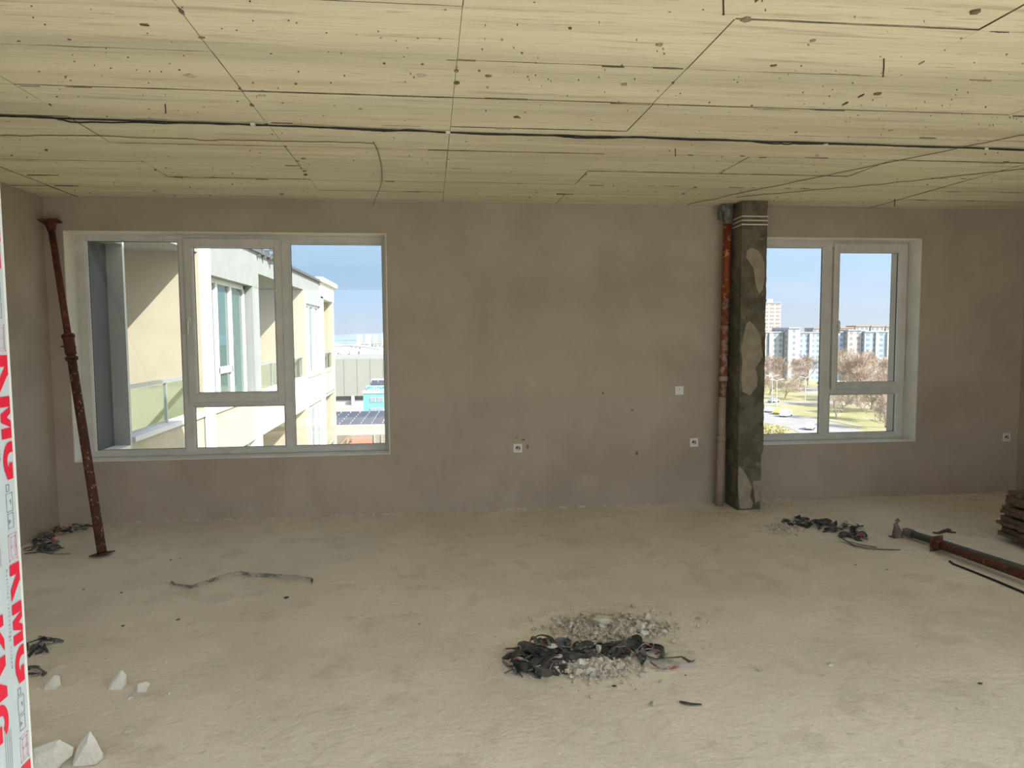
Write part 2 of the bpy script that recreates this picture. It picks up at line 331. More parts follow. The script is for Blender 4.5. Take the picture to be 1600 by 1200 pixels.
for (px, py, s) in [(297, 117, .028), (72, 234, .012), (410, 148, .018), (245, 298, .03), (658, 117, .018), (976, 131, .016), (806, 182, .016), (563, 169, .01), (226, 37, .014), (1208, 101, .014), (1391, 203, .012), (1371, 146, .016), (763, 118, .012), (1030, 69, .014), (440, 303, .02), (1165, 30, .02), (1276, 242, .016), (1525, 18, .02), (1270, 62, .012), (474, 247, .016)]:
    c = onz(px, py, H); mb = MB(); n = 9
    ring = [Vector((c.x + s * math.cos(2 * PI * t / n) * rc.uniform(.5, 1.3), c.y + s * .8 * math.sin(2 * PI * t / n) * rc.uniform(.5, 1.3), H - 0.006)) for t in range(n)]
    cen = Vector((c.x, c.y, H - 0.006 - s * .25))
    for t in range(n):
        mb.poly([cen, ring[(t + 1) % n], ring[t]]); a, b = ring[t], ring[(t + 1) % n]; mb.quad(a, b, b + Vector((0, 0, .01)), a + Vector((0, 0, .01)))
    mb.build('concrete_blister', CHUNKG if s > .015 and rc.random() < .4 else SEAM, ceil)
# ragged mortar lip where the back wall meets the floor
lip = MB(); x = XL
while x < XR - .05:
    L = rc.uniform(.03, .12); d = rc.uniform(.004, .03); h = rc.uniform(.004, .028)
    lip.v += [(x, 0.001, -.002), (x + L, 0.001, -.002), (x + L * .8, -d, -.002), (x + L * .2, -d * rc.uniform(.4, 1), -.002), (x + L * .3, 0.001, h + .004), (x + L * .75, 0.001, h)]
    i = len(lip.v) - 6
    for f in ((0, 3, 4), (3, 2, 5, 4), (2, 1, 5)): lip.f.append(tuple(i + q for q in f)); lip.m.append(0)
    x += L * rc.uniform(.6, 1.6)
o = lip.build('mortar_crumbs', CHUNKG, wb); o['kind'] = 'stuff'

# ------------------------------------------------------------ windows
def bar_frame(x0, x1, z0, z1, wl_, wr_, wb_, wt_, y0, y1, mb=None):
    mb = mb or MB()
    mb.box(x0, x0 + wl_, y0, y1, z0, z1); mb.box(x1 - wr_, x1, y0, y1, z0, z1)
    mb.box(x0 + wl_, x1 - wr_, y0, y1, z0, z0 + wb_); mb.box(x0 + wl_, x1 - wr_, y0, y1, z1 - wt_, z1); return mb
def bead(x0, x1, z0, z1, y, parent, gy):
    # glazing bead (sloped) round a pane and the gasket line, then the pane
    b = MB(); w_ = 0.016
    o_ = [(x0 - w_, z0 - w_), (x1 + w_, z0 - w_), (x1 + w_, z1 + w_), (x0 - w_, z1 + w_)]; i_ = [(x0, z0), (x1, z0), (x1, z1), (x0, z1)]
    for k in range(4):
        a, c = o_[k], o_[(k + 1) % 4]; d, e = i_[(k + 1) % 4], i_[k]
        b.quad((a[0], y - .004, a[1]), (c[0], y - .004, c[1]), (d[0], y + .008, d[1]), (e[0], y + .008, e[1]))
        b.quad((e[0], y + .008, e[1]), (d[0], y + .008, d[1]), (d[0], gy - .004, d[1]), (e[0], gy - .004, e[1]))
        b.quad((a[0], y - .004, a[1]), (a[0], y + .001, a[1]), (c[0], y + .001, c[1]), (c[0], y - .004, c[1]))
    b.build('glazing_bead', PVC, parent)
    g = MB()
    for k in range(4):
        e, d = i_[k], i_[(k + 1) % 4]; t = .003
        s0 = [(e[0] + t * sx_, e[1] + t * sz_) for sx_, sz_ in ((1, 1),)]
    bar_frame(x0 - .001, x1 + .001, z0 - .001, z1 + .001, .004, .004, .004, .004, gy - .005, gy + .004, g)
    g.build('gasket', RUBBER, parent)
    MB().box(x0 - .008, x1 + .008, gy - .002, gy + .002, z0 - .008, z1 + .008).build('pane', GLASS, parent)
def casement(root, out, gl, hx, hz, hinge_x, yi):
    # opening sash standing proud of the frame, with lever handle and hinges
    x0, x1, z0, z1 = out; a, b, c, d = gl
    s = bar_frame(x0, x1, z0, z1, a - x0 - .012, x1 - b - .012, c - z0 - .012, z1 - d - .012, yi - .022, yi + .045).build('sash', PVC, root, bevel=.004)
    bead(a, b, c, d, yi - .022, s, yi + .02)
    h = MB().box(hx - .014, hx + .014, yi - .032, yi - .022, hz - .035, hz + .035)
    h.tube([(hx, yi - .03, hz), (hx, yi - .06, hz), (hx, yi - .066, hz - .012), (hx, yi - .066, hz - .11)], [.009, .009, .010, .007], 8)
    h.build('handle', HANDLE, s, bevel=.002)
    for z in (z0 + .03, z1 - .05):
        MB().tube([(hinge_x, yi - .028, z), (hinge_x, yi - .028, z + .045)], .007, 8).build('hinge', PVC, s)
YI = 0.19
def window(name, W, panes, sashes, mull, revs):
    root = empty(name, (W[0] + (W[1] - W[0]) / 2, YI, W[2]), kind='structure')
    fr = MB(); bar_frame(W[0] + .002, W[1] - .002, W[2] + .006, W[3] - .004, .072, .045 if name == 'window_1' else .062, .048, .058, YI, YI + .07, fr)
    for m_ in mull: fr.box(m_[0], m_[1], YI + .001, YI + .069, m_[2], m_[3])
    fr.build('window_frame', PVC, root, bevel=.003)
    for p_ in panes: bead(*p_, YI, root, YI + .03)
    for s in sashes: casement(root, *s, YI)
    for (nm, b) in revs: MB().box(*b).build(nm, REVEAL, root, bevel=.002)
    # white outer sill
    MB().box(W[0] + .01, W[1] - .01, YI + .07, WT + .06, W[2] - .004, W[2] + .022).build('outer_sill', WHITER, root)
    return root
t_ = .008
def rev(W, left=True):
    a, b, c, d = W; r = [('reveal_lining', (b - t_, b + .0005, -.004, YI, c + .006, d)), ('reveal_lining', (a, b, -.004, YI, d - t_, d + .0005)), ('inner_sill', (a, b, -.006, YI, c - .001, c + .006))]
    r.append(('reveal_lining', (a - .0005, a + t_, -.004, YI, c + .006, d))); return r
window('window_1', W1, [(-2.945, -2.197, .622, 2.460), (-2.10, -1.323, .622, .992), (-1.228, -.422, .622, 2.446)],
       [((-2.138, -1.307, 1.036, 2.490), (-2.062, -1.376, 1.124, 2.408), -2.108, 1.76, -1.300)],
       [(-2.185, -2.113, .60, 2.48), (-1.311, -1.240, .60, 2.48), (-2.113, -1.311, 1.004, 1.06)], rev(W1))
window('window_2', W2, [(3.115, 3.842, .620, 2.448), (3.950, 4.652, .620, 1.000)],
       [((3.945, 4.718, 1.056, 2.490), (4.008, 4.636, 1.126, 2.402), 3.985, 1.73, 4.722)],
       [(3.856, 3.938, .60, 2.48), (3.938, 4.70, 1.012, 1.07)], rev(W2))

# ------------------------------------------------------------ glazed front beside the camera (door jamb in printed film)
dr = struct(empty('door_1', (DX0, YF1, 0)))
JY0, JY1 = -5.70, YF1 + .004
MB().box(DX0 - .07, DX0 - .001, JY0, JY1, 0.0, DH).build('jamb', LIP, dr, bevel=.004)
MB().box(DX1 + .001, DX1 + .07, JY0, JY1, 0.0, DH).build('jamb', LIP, dr, bevel=.004)
MB().box(DX0 - .07, DX1 + .07, JY0, JY1, DH, DH + .07).build('head', LIP, dr, bevel=.004)
film = MB().box(DX0 - .0008, DX0 + .0004, JY0 + .002, YF1 - .0065, 0.01, DH - .01).build('protective_film', FILM, dr)
film['label'] = 'skylight-tinted white protective film printed with red lettering on the door jamb'
# side light left of the jamb
w3 = struct(empty('window_3', (-1.8, YF0 + .1, 0)))
bar_frame(-3.0, DX0 - .071, 0.0, DH + .07, .07, .005, .07, .07, JY0, JY1).build('window_frame', LIP, w3)
MB().box(-1.78, -1.71, JY0, JY1, .07, DH).build('mullion', LIP, w3)
MB().box(-2.94, -1.78, -5.63, -5.626, .07, DH).build('pane', GLASS, w3); MB().box(-1.71, DX0 - .075, -5.63, -5.626, .07, DH).build('pane', GLASS, w3)

# printed marks: u runs down the jamb (reading direction), v from the letters' feet towards the room (+Y)
FX = DX0 + .0009
def glyph(kind):
    if kind == 'K': return [[(0, 0), (.30, 0), (.30, 1), (0, 1)], [(.30, .42), (.66, 0), (1.0, 0), (.52, .58), (.98, 1), (.66, 1), (.30, .66)]]
    if kind == 'M': return [[(0, 0), (.25, 0), (.25, 1), (0, 1)], [(.25, .6), (.40, 0), (.60, 0), (.75, .6), (.75, 1), (.5, .38), (.25, 1)], [(.75, 0), (1, 0), (1, 1), (.75, 1)]]
    P = []; n = 18
    def arc(r0, r1, a0, a1):
        for k in range(n):
            t0 = a0 + (a1 - a0) * k / n; t1 = a0 + (a1 - a0) * (k + 1) / n
            P.append([(.5 + r0[0] * math.cos(t0), .5 + r0[1] * math.sin(t0)), (.5 + r1[0] * math.cos(t0), .5 + r1[1] * math.sin(t0)), (.5 + r1[0] * math.cos(t1), .5 + r1[1] * math.sin(t1)), (.5 + r0[0] * math.cos(t1), .5 + r0[1] * math.sin(t1))])
    arc((.22, .26), (.5, .5), math.radians(40), math.radians(330)); P.append([(.55, .36), (.98, .36), (.98, .56), (.55, .56)]); P.append([(.72, .05), (.98, .2), (.98, .5), (.72, .5)])
    return P
def clip(poly, vmax):
    out = []
    for k in range(len(poly)):
        a, b = poly[k], poly[(k + 1) % len(poly)]
        if a[1] <= vmax: out.append(a)
        if (a[1] <= vmax) != (b[1] <= vmax):
            t = (vmax - a[1]) / (b[1] - a[1]); out.append((a[0] + (b[0] - a[0]) * t, vmax))
    return out
def pr(z, y): return Vector((FX, y, z))
OFF = [0.0]
def word(z0, ybase, hv, vmax, mb):
    z = z0
    for ch, wd in (('K', .042), ('M', .047), ('G', .043)):
        for q in glyph(ch):
            c = clip(q, vmax)
            if len(c) > 2: OFF[0] += 1.5e-5; mb.poly([pr(z - u * wd, ybase + v * hv) + Vector((OFF[0] % 3e-4, 0, 0)) for u, v in c])
        z -= wd + .0035
def outline(mb, z0, z1, y0, y1, t):
    for a in ((z0, z1, y0, y0 + t), (z0, z1, y1 - t, y1), (z0, z0 + t, y0, y1), (z1 - t, z1, y0, y1)):
        mb.quad(pr(a[0], a[2]), pr(a[0], a[3]), pr(a[1], a[3]), pr(a[1], a[2]))
red = MB(); pink = MB(); ink = MB()
EDGE = YF1 - .0075
PITCH = .2335
KZ = onx(14, 884, DX0).z
for k in range(-4, 6):
    z0 = KZ + k * PITCH
    if not .15 < z0 < DH - .1: continue
    base = EDGE - .0185
    word(z0, base, .029, .62, red)
    word(z0 - .048, base - .0465, .029, 1.0, red)
    outline(pink, z0 + .004, z0 + .034, base + .001, EDGE - .002, .0012); outline(pink, z0 + .0075, z0 + .0185, base + .005, EDGE - .0045, .001); outline(pink, z0 + .0195, z0 + .0305, base + .005, EDGE - .0045, .001)
    outline(ink, z0 - .151, z0 - .143, base + .002, base + .008, .0008)
    for (a, b, c, d) in ((.153, .174, .001, .013), (.176, .193, .002, .013)): outline(ink, z0 - b, z0 - a, base + c, base + d, .0007)
    ink.poly([pr(z0 - .161, base + .007), pr(z0 - .161, base + .010), pr(z0 - .167, base + .0095)]); ink.poly([pr(z0 - .182, base + .004), pr(z0 - .188, base + .004), pr(z0 - .185, base + .008)])
    for q in range(4):
        ink.quad(pr(z0 - .178, base - .026 + q * .0035), pr(z0 - .178, base - .0254 + q * .0035), pr(z0 - .222 - .008 * (q % 2), base - .0254 + q * .0035), pr(z0 - .222 - .008 * (q % 2), base - .026 + q * .0035))
red.build('red_lettering', RED, film); pink.build('window_mark', PINK, film); ink.build('small_marks', INK, film)
def text_mesh(txt, size, mat_, parent, name, z, y, space=1.0):
    cu = bpy.data.curves.new('t', 'FONT'); cu.body = txt; cu.size = size; cu.space_character = space
    ob = bpy.data.objects.new('t', cu); COL.objects.link(ob); dg = bpy.context.evaluated_depsgraph_get()
    me = bpy.data.meshes.new_from_object(ob.evaluated_get(dg)); bpy.data.objects.remove(ob)
    for v in me.vertices: x, yy = v.co.x, v.co.y; v.co = Vector((FX, y + yy, z - x))
    me.materials.clear(); me.materials.append(mat_); me.update()
    o = bpy.data.objects.new(name, me); COL.objects.link(o); o.parent = parent; o.matrix_parent_inverse = Matrix.Translation(-world_loc(parent)); return o
for k in range(-4, 6):
    z0 = KZ + k * PITCH
    if .4 < z0 < DH - .1: text_mesh('Austrian technology system', .0055, INK, film, 'small_lettering', z0 - .002, EDGE - .0255, 1.75)

# ------------------------------------------------------------ column, straps, pipe
col = empty('concrete_column', (2.91, -.14, 0), 'rough grey concrete column with smooth plaster patches at the right window', 'column')
cm = MB(); CX0, CX1, CY = 2.787, 3.026, -.283
def colring(z, x1, y): return [(CX0, -.001, z), (CX0, y, z), (x1, y, z), (x1, -.001, z)]
lv = []; zq = 0.0; rq = random.Random(9)
n = 56
for k in range(n + 1):
    z = H * k / n; x1 = CX1 - (.020 if z < .50 else 0) + rq.uniform(-.004, .003); y = CY + rq.uniform(-.0015, .0025)
    if .48 < z < .52: x1 -= .015; y += .012
    lv.append([(CX0 + rq.uniform(-.001, .002), -.0005, z), (CX0 + rq.uniform(-.002, .002), y, z), (CX0 + .08, y + rq.uniform(0, .003), z), (CX0 + .16, y + rq.uniform(0, .003), z), (x1, y, z), (x1, -.0005, z)])
for k in range(n + 1): cm.v += lv[k]
for k in range(n):
    for j in range(5): a = k * 6 + j; cm.f.append((a, a + 1, a + 7, a + 6)); cm.m.append(0)
cm.build('shaft', COLM, col)
def patch(pts, name='plaster_patch'):
    mb = MB(); q = []
    for px, py in pts:
        d = ray(px, py); p = CAM + d * ((CY - .0035 - CAM.y) / d.y); q.append(p)
    mb.poly(q[::-1]); 
    for k in range(len(q)):
        a, b = q[k], q[(k + 1) % len(q)]; mb.quad(a, b, b + Vector((0, .006, 0)), a + Vector((0, .006, 0)))
    bmx = mb.build(name, PATCH, col); return bmx
patch([(1166, 506), (1171, 501), (1177, 507), (1182, 513), (1188, 524), (1190, 540), (1192, 556), (1187, 566), (1180, 574), (1184, 590), (1183, 604), (1177, 612), (1172, 618), (1160, 612), (1158, 590), (1160, 565), (1158, 545), (1162, 525)])
patch([(1167, 392), (1174, 387), (1183, 390), (1190, 398), (1194, 410), (1195, 430), (1192, 452), (1186, 460), (1181, 446), (1178, 420), (1171, 410), (1166, 402)])
patch([(1154, 728), (1162, 735), (1170, 750), (1175, 762), (1172, 776), (1177, 786), (1174, 794), (1156, 795), (1153, 760)])
patch([(1176, 752), (1189, 750), (1190, 780), (1180, 786), (1178, 768)])
for k in range(3):
    z = 2.585 + k * .036
    s = MB().box(CX0 - .004, CX1 + .006, CY - .004, CY - .001, z, z + .012).box(CX0 - .004, CX0 - .001, CY - .004, -.002, z, z + .012)
    s.v = [(v[0], v[1], v[2] + (v[1] - CY) * (-.03)) for v in s.v]
    s.build('strap', STRAP, col)
pp = empty('drain_pipe', (2.69, -.12, 0), 'rusty orange drain pipe, dusty beige below, standing beside the concrete column', 'pipe')
def pipept(z): return Vector((2.690 + .045 * z / 2.7, -.10, z))
def lathe(zs, rs, m, nm, seg=18):
    return MB().tube([pipept(z) for z in zs], rs, seg).build(nm, m, pp, smooth=True)
lathe([0.0, .60], [.037, .037], PIPED, 'lower_pipe'); lathe([.59, 1.04], [.036, .036], PIPED, 'middle_pipe')
lathe([1.03, 1.35, 1.95], [.036, .036, .036], PIPEMID, 'splashed_pipe'); lathe([1.94, 2.66], [.037, .038], PIPEM, 'upper_pipe')
for z, m in ((.62, PIPED), (1.18, PIPED), (1.97, PIPEM)): lathe([z, z + .004, z + .04, z + .045], [.037, .043, .043, .037], m, 'collar')
e = MB().tube([pipept(2.62), pipept(2.68), pipept(2.74) + Vector((-.005, 0, 0)), Vector((2.735, -.09, 2.80))], [.044, .046, .05, .05], 14)
e.box(2.665, 2.70, -.13, -.05, 2.735, 2.79).box(2.655, 2.672, -.10, -.06, 2.66, 2.74); e.build('top_fitting', DARKGREY, pp)

# ------------------------------------------------------------ sockets and switch
def outlet(x, z, label, kind):
    nm = 'light_switch' if kind == 'switch' else 'wall_socket'
    r = empty(nm, (x, 0, z), label, 'switch' if kind == 'switch' else 'socket')
    s = .041
    MB().box(x - s, x + s, -.010, 0, z - s, z + s).build('cover_plate', SOCKET, r, bevel=.003)
    if kind == 'switch':
        MB().box(x - .026, x + .026, -.014, -.009, z - .026, z + .026).build('rocker', HANDLE, r, bevel=.002); MB().box(x - .004, x + .004, -.0145, -.0138, z + .006, z + .016).build('mark', SOCKD, r)
    else:
        f = MB(); n = 20
        for k in range(n):
            a, b = 2 * PI * k / n, 2 * PI * (k + 1) / n
            f.quad((x + .022 * math.cos(a), -.0105, z + .022 * math.sin(a)), (x + .022 * math.cos(b), -.0105, z + .022 * math.sin(b)), (x + .019 * math.cos(b), -.001, z + .019 * math.sin(b)), (x + .019 * math.cos(a), -.001, z + .019 * math.sin(a)))
        f.poly([(x + .022 * math.cos(2 * PI * k / n), -.0103, z + .022 * math.sin(2 * PI * k / n)) for k in range(n)][::1])
        f.build('recess', SOCKD, r)
        MB().box(x - .015, x + .009, -.013, -.0104, z - .015, z - .006).box(x + .004, x + .011, -.013, -.0104, z + .000, z + .012).build('insert', SOCKET, r)
        for sx_ in (-.03, .03): MB().box(x - .004, x + .004, -.0125, -.0104, z + sx_ * .6 - .003, z + sx_ * .6 + .003).build('contact', METALG, r)
    for v in r.children: pass
    return r
outlet(.792, .582, 'white wall socket with chipped plaster around it, left of the three sockets', 'socket')
outlet(2.323, 1.089, 'white light switch on the bare wall, above and left of a socket', 'switch')
outlet(2.472, .594, 'white wall socket low on the wall just left of the pipe', 'socket')
outlet(5.715, .565, 'white wall socket on the far right, near the room corner', 'socket')
dm = MB()
for (px, py, a, b) in [(817, 687, .022, .010), (807, 684, .008, .008), (824, 699, .010, .028), (942, 614, .012, .014), (995, 708, .016, .022), (988, 641, .02, .008)]:
    c = CAM + ray(px, py) * ((0 - CAM.y) / ray(px, py).y); n = 8
    dm.poly([(c.x + a * math.cos(2 * PI * k / n) * rq.uniform(.6, 1.2), -.0012, c.z + b * math.sin(2 * PI * k / n) * rq.uniform(.6, 1.2)) for k in range(n)])
o = dm.build('plaster_chips', mat('chipped_plaster', (0.2, 0.17, 0.125), .95), wb); o['kind'] = 'stuff'

# ------------------------------------------------------------ steel props
lp = empty('steel_prop', (-2.46, -.90, 0), 'rusty steel prop leaning in the left corner across the window edge', 'prop')
B0 = Vector((-2.452, -.905, .012)); T0 = Vector((-3.095, -.085, 2.585)); D0 = (T0 - B0)
def lpt(t): return B0 + D0 * t
MB().tube([lpt(.004), lpt(.60)], .0325, 16).build('lower_tube', RUSTW, lp, smooth=True)
MB().tube([lpt(.59), lpt(.995)], .0255, 16).build('upper_tube', RUST, lp, smooth=True)
c_ = MB().tube([lpt(.575), lpt(.578), lpt(.625), lpt(.628)], [.036, .041, .041, .036], 12)
c_.tube([lpt(.628), lpt(.635)], .048, 12); c_.tube([lpt(.56), lpt(.566)], .046, 12)
c_.tube([lpt(.60) + Vector((-.055, -.02, .0)), lpt(.60) + Vector((.055, -.02, -.005))], .007, 6); c_.build('collar_nut', RUST, lp)
def plate(cen, nrm, s, t, name, m, par, rot=0.3, lugs=True):
    q = Vector(nrm).to_track_quat('Z', 'Y').to_matrix() @ Matrix.Rotation(rot, 3, 'Z')
    mb = MB().box(-s, s, -s, s, -t, t, R=q, t=cen)
    return mb.build(name, m, par, bevel=.002)
plate(lpt(.0) + Vector((0, 0, .004)), (-.12, .10, 1), .062, .004, 'base_plate', RUSTW, lp, .45)
plate(lpt(1.0), D0.normalized() + Vector((.12, -.25, 0)), .070, .006, 'top_plate', RUST, lp, .55)
MB().tube([lpt(.965), lpt(.998)], [.028, .052], 4).build('top_gusset', RUST, lp)

rp = empty('steel_prop', (3.72, -1.64, 0), 'rusty brown steel prop lying on the floor with its square end plate upright', 'prop')
a_ = Vector((3.705, -1.66, .062)); b_ = Vector((3.80, -2.55, .055)); d_ = b_ - a_; e_ = a_ + d_ * 2.9; e_.z = .034
MB().tube([a_, b_, a_ + (e_ - a_) * .62], .030, 16).build('lower_tube', RUSTO, rp, smooth=True)
MB().tube([a_ + (e_ - a_) * .6, e_], .0245, 12).build('upper_tube', RUSTO, rp, smooth=True)
plate(a_, d_, .056, .004, 'end_plate', RUSTO, rp, .06); plate(e_, d_, .034, .004, 'end_plate', RUSTO, rp, .06)
MB().tube([a_ + d_ * .01, a_ + d_ * .055], [.042, .034], 12).build('weld_collar', RUSTO, rp)
gp_ = empty('steel_prop', (3.70, -1.32, 0), 'dark green steel prop lying behind the rusty one, nut on its end', 'prop')
ga = Vector((3.725, -1.315, .045)); gd = Vector((.19, -.98, -.001)).normalized()
MB().tube([ga, ga + gd * 1.6], .028, 16).build('outer_tube', GREENP, gp_, smooth=True); MB().tube([ga + gd * 1.55, ga + gd * 2.5], .022, 12).build('inner_tube', GREENP, gp_, smooth=True)
MB().tube([ga - gd * .02, ga + gd * .05], .035, 10).build('end_ring', GREYM, gp_)
ck = empty('prop_head', (3.66, -1.30, 0), 'grey dusty prop clamp standing upright at the end of the green prop', 'clamp')
ck_ = Vector((3.655, -1.285, 0))
MB().tube([ck_, ck_ + Vector((0, 0, .006)), ck_ + Vector((.002, 0, .05)), ck_ + Vector((-.005, 0, .085)), ck_ + Vector((-.012, 0, .115))], [.030, .036, .033, .020, .012], 9).build('body', GREYM, ck)
MB().tube([ck_ + Vector((-.03, 0, .10)), ck_ + Vector((.0, 0, .115)), ck_ + Vector((.014, 0, .145))], .007, 6).tube([ck_ + Vector((-.018, 0, .13)), ck_ + Vector((.004, .0, .15)), ck_ + Vector((.020, 0, .128))], .007, 6).build('lever', GREYM, ck)
MB().box(-.05, .045, -.03, .03, 0.001, .008, t=ck_).build('foot_plate', GREYM, ck)
MB().tube([ck_ + Vector((.028, -.02, .012)), ck_ + Vector((.045, -.02, .05)), ck_ + Vector((.034, -.02, .075))], .006, 6).build('hook', GREYM, ck)
rd = MB().tube([onz(1484, 877, .008), onz(1489, 881, .008), onz(1520, 893, .008), onz(1560, 909, .008), onz(1600, 926, .008), onz(1650, 946, .008)], .008, 8).build('reinforcing_bar', BLACKC)
tag(rd, 'thin black steel rod lying in front of the rusty prop', 'rod')
rg = MB(); q0 = [onz(x, y, .008) for x, y in ((1457, 832), (1466, 833), (1477, 829), (1484, 831), (1494, 832))]
rg.tube(q0, [.010, .016, .022, .018, .008], 6, flat=.5); rg.tube([onz(1476, 830, .012), onz(1481, 827, .02), onz(1486, 829, .012)], .010, 6)
tag(rg.build('rag', CHUNKD), 'small dark twisted rag on the floor behind the props', 'rag')

# ------------------------------------------------------------ stack of old boards on the right
rs = random.Random(21)
z = .045
words = ['lowest', 'second from the bottom', 'third from the bottom', 'fourth from the bottom', 'middle', 'fourth from the top', 'third from the top', 'second from the top', 'topmost']
SX, SY = 4.37, -1.78
bt = MB(); bt.box(0, .85, -.05, .05, .001, .043, R=Matrix.Rotation(-.25, 3, 'Z'), t=(SX - .045, SY - .03, 0))
o = bt.build('wooden_batten', mat('greyed_wood', (.30, .28, .25), .9, (.2, .18, .15), 9, stretch=(1, 6, 6), bump=.003), bevel=.003); tag(o, 'greyed wooden batten lying under the stack of brown boards', 'batten')
for k in range(9):
    th = rs.uniform(.026, .036); sh = [0, .012, -.012, .01, .018, .0, .03, .025, .05][k] + k * .004; rot = rs.uniform(-.10, .10) - .12
    mb = MB(); n = 12; L, Wd = .95, .34
    R_ = Matrix.Rotation(rot, 3, 'Z')
    rag = [rs.uniform(-.014, .014) for _ in range(n + 1)]
    ring = []
    for zz in (0, th):
        row = [Vector((rag[j] + (rs.uniform(-.004, .004)), -Wd / 2 + Wd * j / n, zz + rs.uniform(-.002, .002) * (1 if zz else 0))) for j in range(n + 1)]
        row += [Vector((L, Wd / 2 - Wd * j / n, zz)) for j in range(n + 1)]
        ring.append([R_ @ p + Vector((SX + sh, SY + .17, z)) for p in row])
    m_ = len(ring[0])
    mb.v += [tuple(p) for p in ring[0] + ring[1]]
    mb.f.append(tuple(reversed(range(m_)))); mb.m.append(0); mb.f.append(tuple(range(m_, 2 * m_))); mb.m.append(0)
    for j in range(m_): mb.f.append((j, (j + 1) % m_, m_ + (j + 1) % m_, m_ + j)); mb.m.append(0)
    o = mb.build('wooden_board', WOODB, bevel=.0); tag(o, 'worn brown board, %s of the stack by the right edge' % words[k], 'board', 'stack of worn boards on the right')
    z += th + .003
    if k in (1, 3, 5):
        for yy in (-.06, .12):
            o = MB().box(.03, .10, -.03, .03, 0, .016, R=R_, t=(SX + sh, SY + .17 + yy, z)).build('spacer', WOODB); tag(o, 'small dark spacer block, %s, on the %s board of the stack' % ('nearer one' if yy < 0 else 'farther one', words[k]), 'spacer', 'spacer blocks in the board stack')
        z += .0175

# ------------------------------------------------------------ cables and wires under the ceiling
def cable(name, pts, r, m, label, sag=0.0, wob=0.004, seed=0, n=70):
    rr = random.Random(seed); P = []
    segs = len(pts) - 1; per = n // segs
    for i in range(segs):
        for k in range(per + (1 if i == segs - 1 else 0)):
            t = k / per; p = pts[i].lerp(pts[i + 1], t); u = i + t
            s = 4 * (t) * (1 - t) * sag
            P.append(Vector((p.x, p.y + wob * noise.noise(Vector((u * 2.1, seed, 0))) * 3, p.z - r - abs(wob * noise.noise(Vector((u * 2.7, seed + 9, 5)))) * 3 - s)))
    o = MB().tube(P, r, 6).build(name, m, smooth=True); tag(o, label, 'cable'); return o
CZ = H - .004
cp = [onz(x, y, CZ) for x, y in ((-60, 176), (0, 179), (100, 184), (240, 188), (400, 193), (560, 200), (700, 205), (820, 209), (980, 213), (1080, 217), (1240, 221), (1400, 226), (1600, 233), (1680, 236))]
cable('ceiling_cable', cp, .0045, BLACKC, 'thick black cable strung across the whole ceiling, straighter of the pair', wob=.003, seed=1)
cp2 = [onz(x, y, CZ) for x, y in ((-60, 177), (0, 180), (80, 182), (110, 189), (190, 189.5), (300, 191), (420, 193.5), (560, 201), (600, 203.5), (640, 202), (760, 209), (860, 210), (900, 214), (950, 214.5), (990, 213), (1080, 216), (1170, 219), (1200, 223), (1250, 223), (1400, 226), (1450, 229), (1500, 229), (1600, 234), (1680, 237))]
cable('ceiling_cable', cp2, .0045, BLACKC, 'second black cable twisting loosely around the straighter one on the ceiling', wob=.003, seed=2, n=120)
cl_ = [(395, 192), (700, 205), (1290, 223), (1540, 231)]
for i, (x, y) in enumerate(cl_):
    p = onz(x, y, H - .004)
    o = MB().box(-.012, .012, -.009, .009, -.014, -.001, t=p).build('cable_clip', SOCKET); tag(o, 'small pale clip pinning the black cables to the ceiling, %s' % ['above the left window', 'near the middle seam', 'above the right window', 'near the right edge'][i], 'clip')
cable('ceiling_wire', [onz(x, y, H - .004) for x, y in ((-60, 207), (0, 210), (130, 211), (300, 216), (450, 220), (583, 222))], .0028, WIREB, 'thin brown wire running left along the ceiling behind the black cables', seed=4)
h0 = onz(583, 222, H - .004)
P = [h0, onz(590, 236, H - .006), onz(596, 262, H - .012), onz(596, 285, H - .03), onz(590, 302, H - .06)]
q = onz(583, 320, H - .15); P.append(q)
P = [p.lerp(p, 0) for p in P]
cat = []
for i in range(len(P) - 1):
    p0, p1, p2, p3 = P[max(i - 1, 0)], P[i], P[i + 1], P[min(i + 2, len(P) - 1)]
    for k in range(8):
        t = k / 8; cat.append(.5 * ((2 * p1) + (-p0 + p2) * t + (2 * p0 - 5 * p1 + 4 * p2 - p3) * t * t + (-p0 + 3 * p1 - 3 * p2 + p3) * t ** 3))
cat.append(P[-1])
tag(MB().tube(cat, .0028, 6).build('hanging_wire', WIREB, smooth=True), 'short thin wire curving down from the ceiling above the left window', 'wire')
cable('ceiling_wire', [onz(x, y, H - .004) for x, y in ((1680, 192), (1600, 209), (1540, 222), (1380, 255), (1200, 292), (1075, 318))], .0028, WIREB, 'thin brown wire slanting across the ceiling towards the pipe, nearer of two', seed=6)
cable('ceiling_wire', [onz(x, y, H - .004) for x, y in ((1680, 250), (1600, 263), (1480, 276), (1350, 289), (1240, 299), (1150, 307))], .0028, WIREB, 'thin brown wire slanting to the column top, farther of two', seed=7)
for i, (px, py, L, lab) in enumerate([(1381, 91, .075, 'bent nail hanging from the ceiling at upper right'), (1130, -6, .06, 'nail hanging from the ceiling at the top edge'), (258, 162, .045, 'short nail hanging from the ceiling above the cables at left'), (1055, 232, .045, 'short nail hanging from the ceiling just behind the cables'), (1398, 311, .06, 'nail hanging from the ceiling close to the right window')]):
    p = onz(px, py, H)
    nl = MB().tube([p + Vector((0, 0, .0)), p + Vector((.001, 0, -L * .5)), p + Vector((.003 * (i % 2), .002, -L))], .0032, 6)
    nl.tube([p + Vector((.003 * (i % 2), .002, -L)), p + Vector((.003 * (i % 2), .002, -L - .002))], .005, 6)
    tag(nl.build('nail', RUST), lab, 'nail')

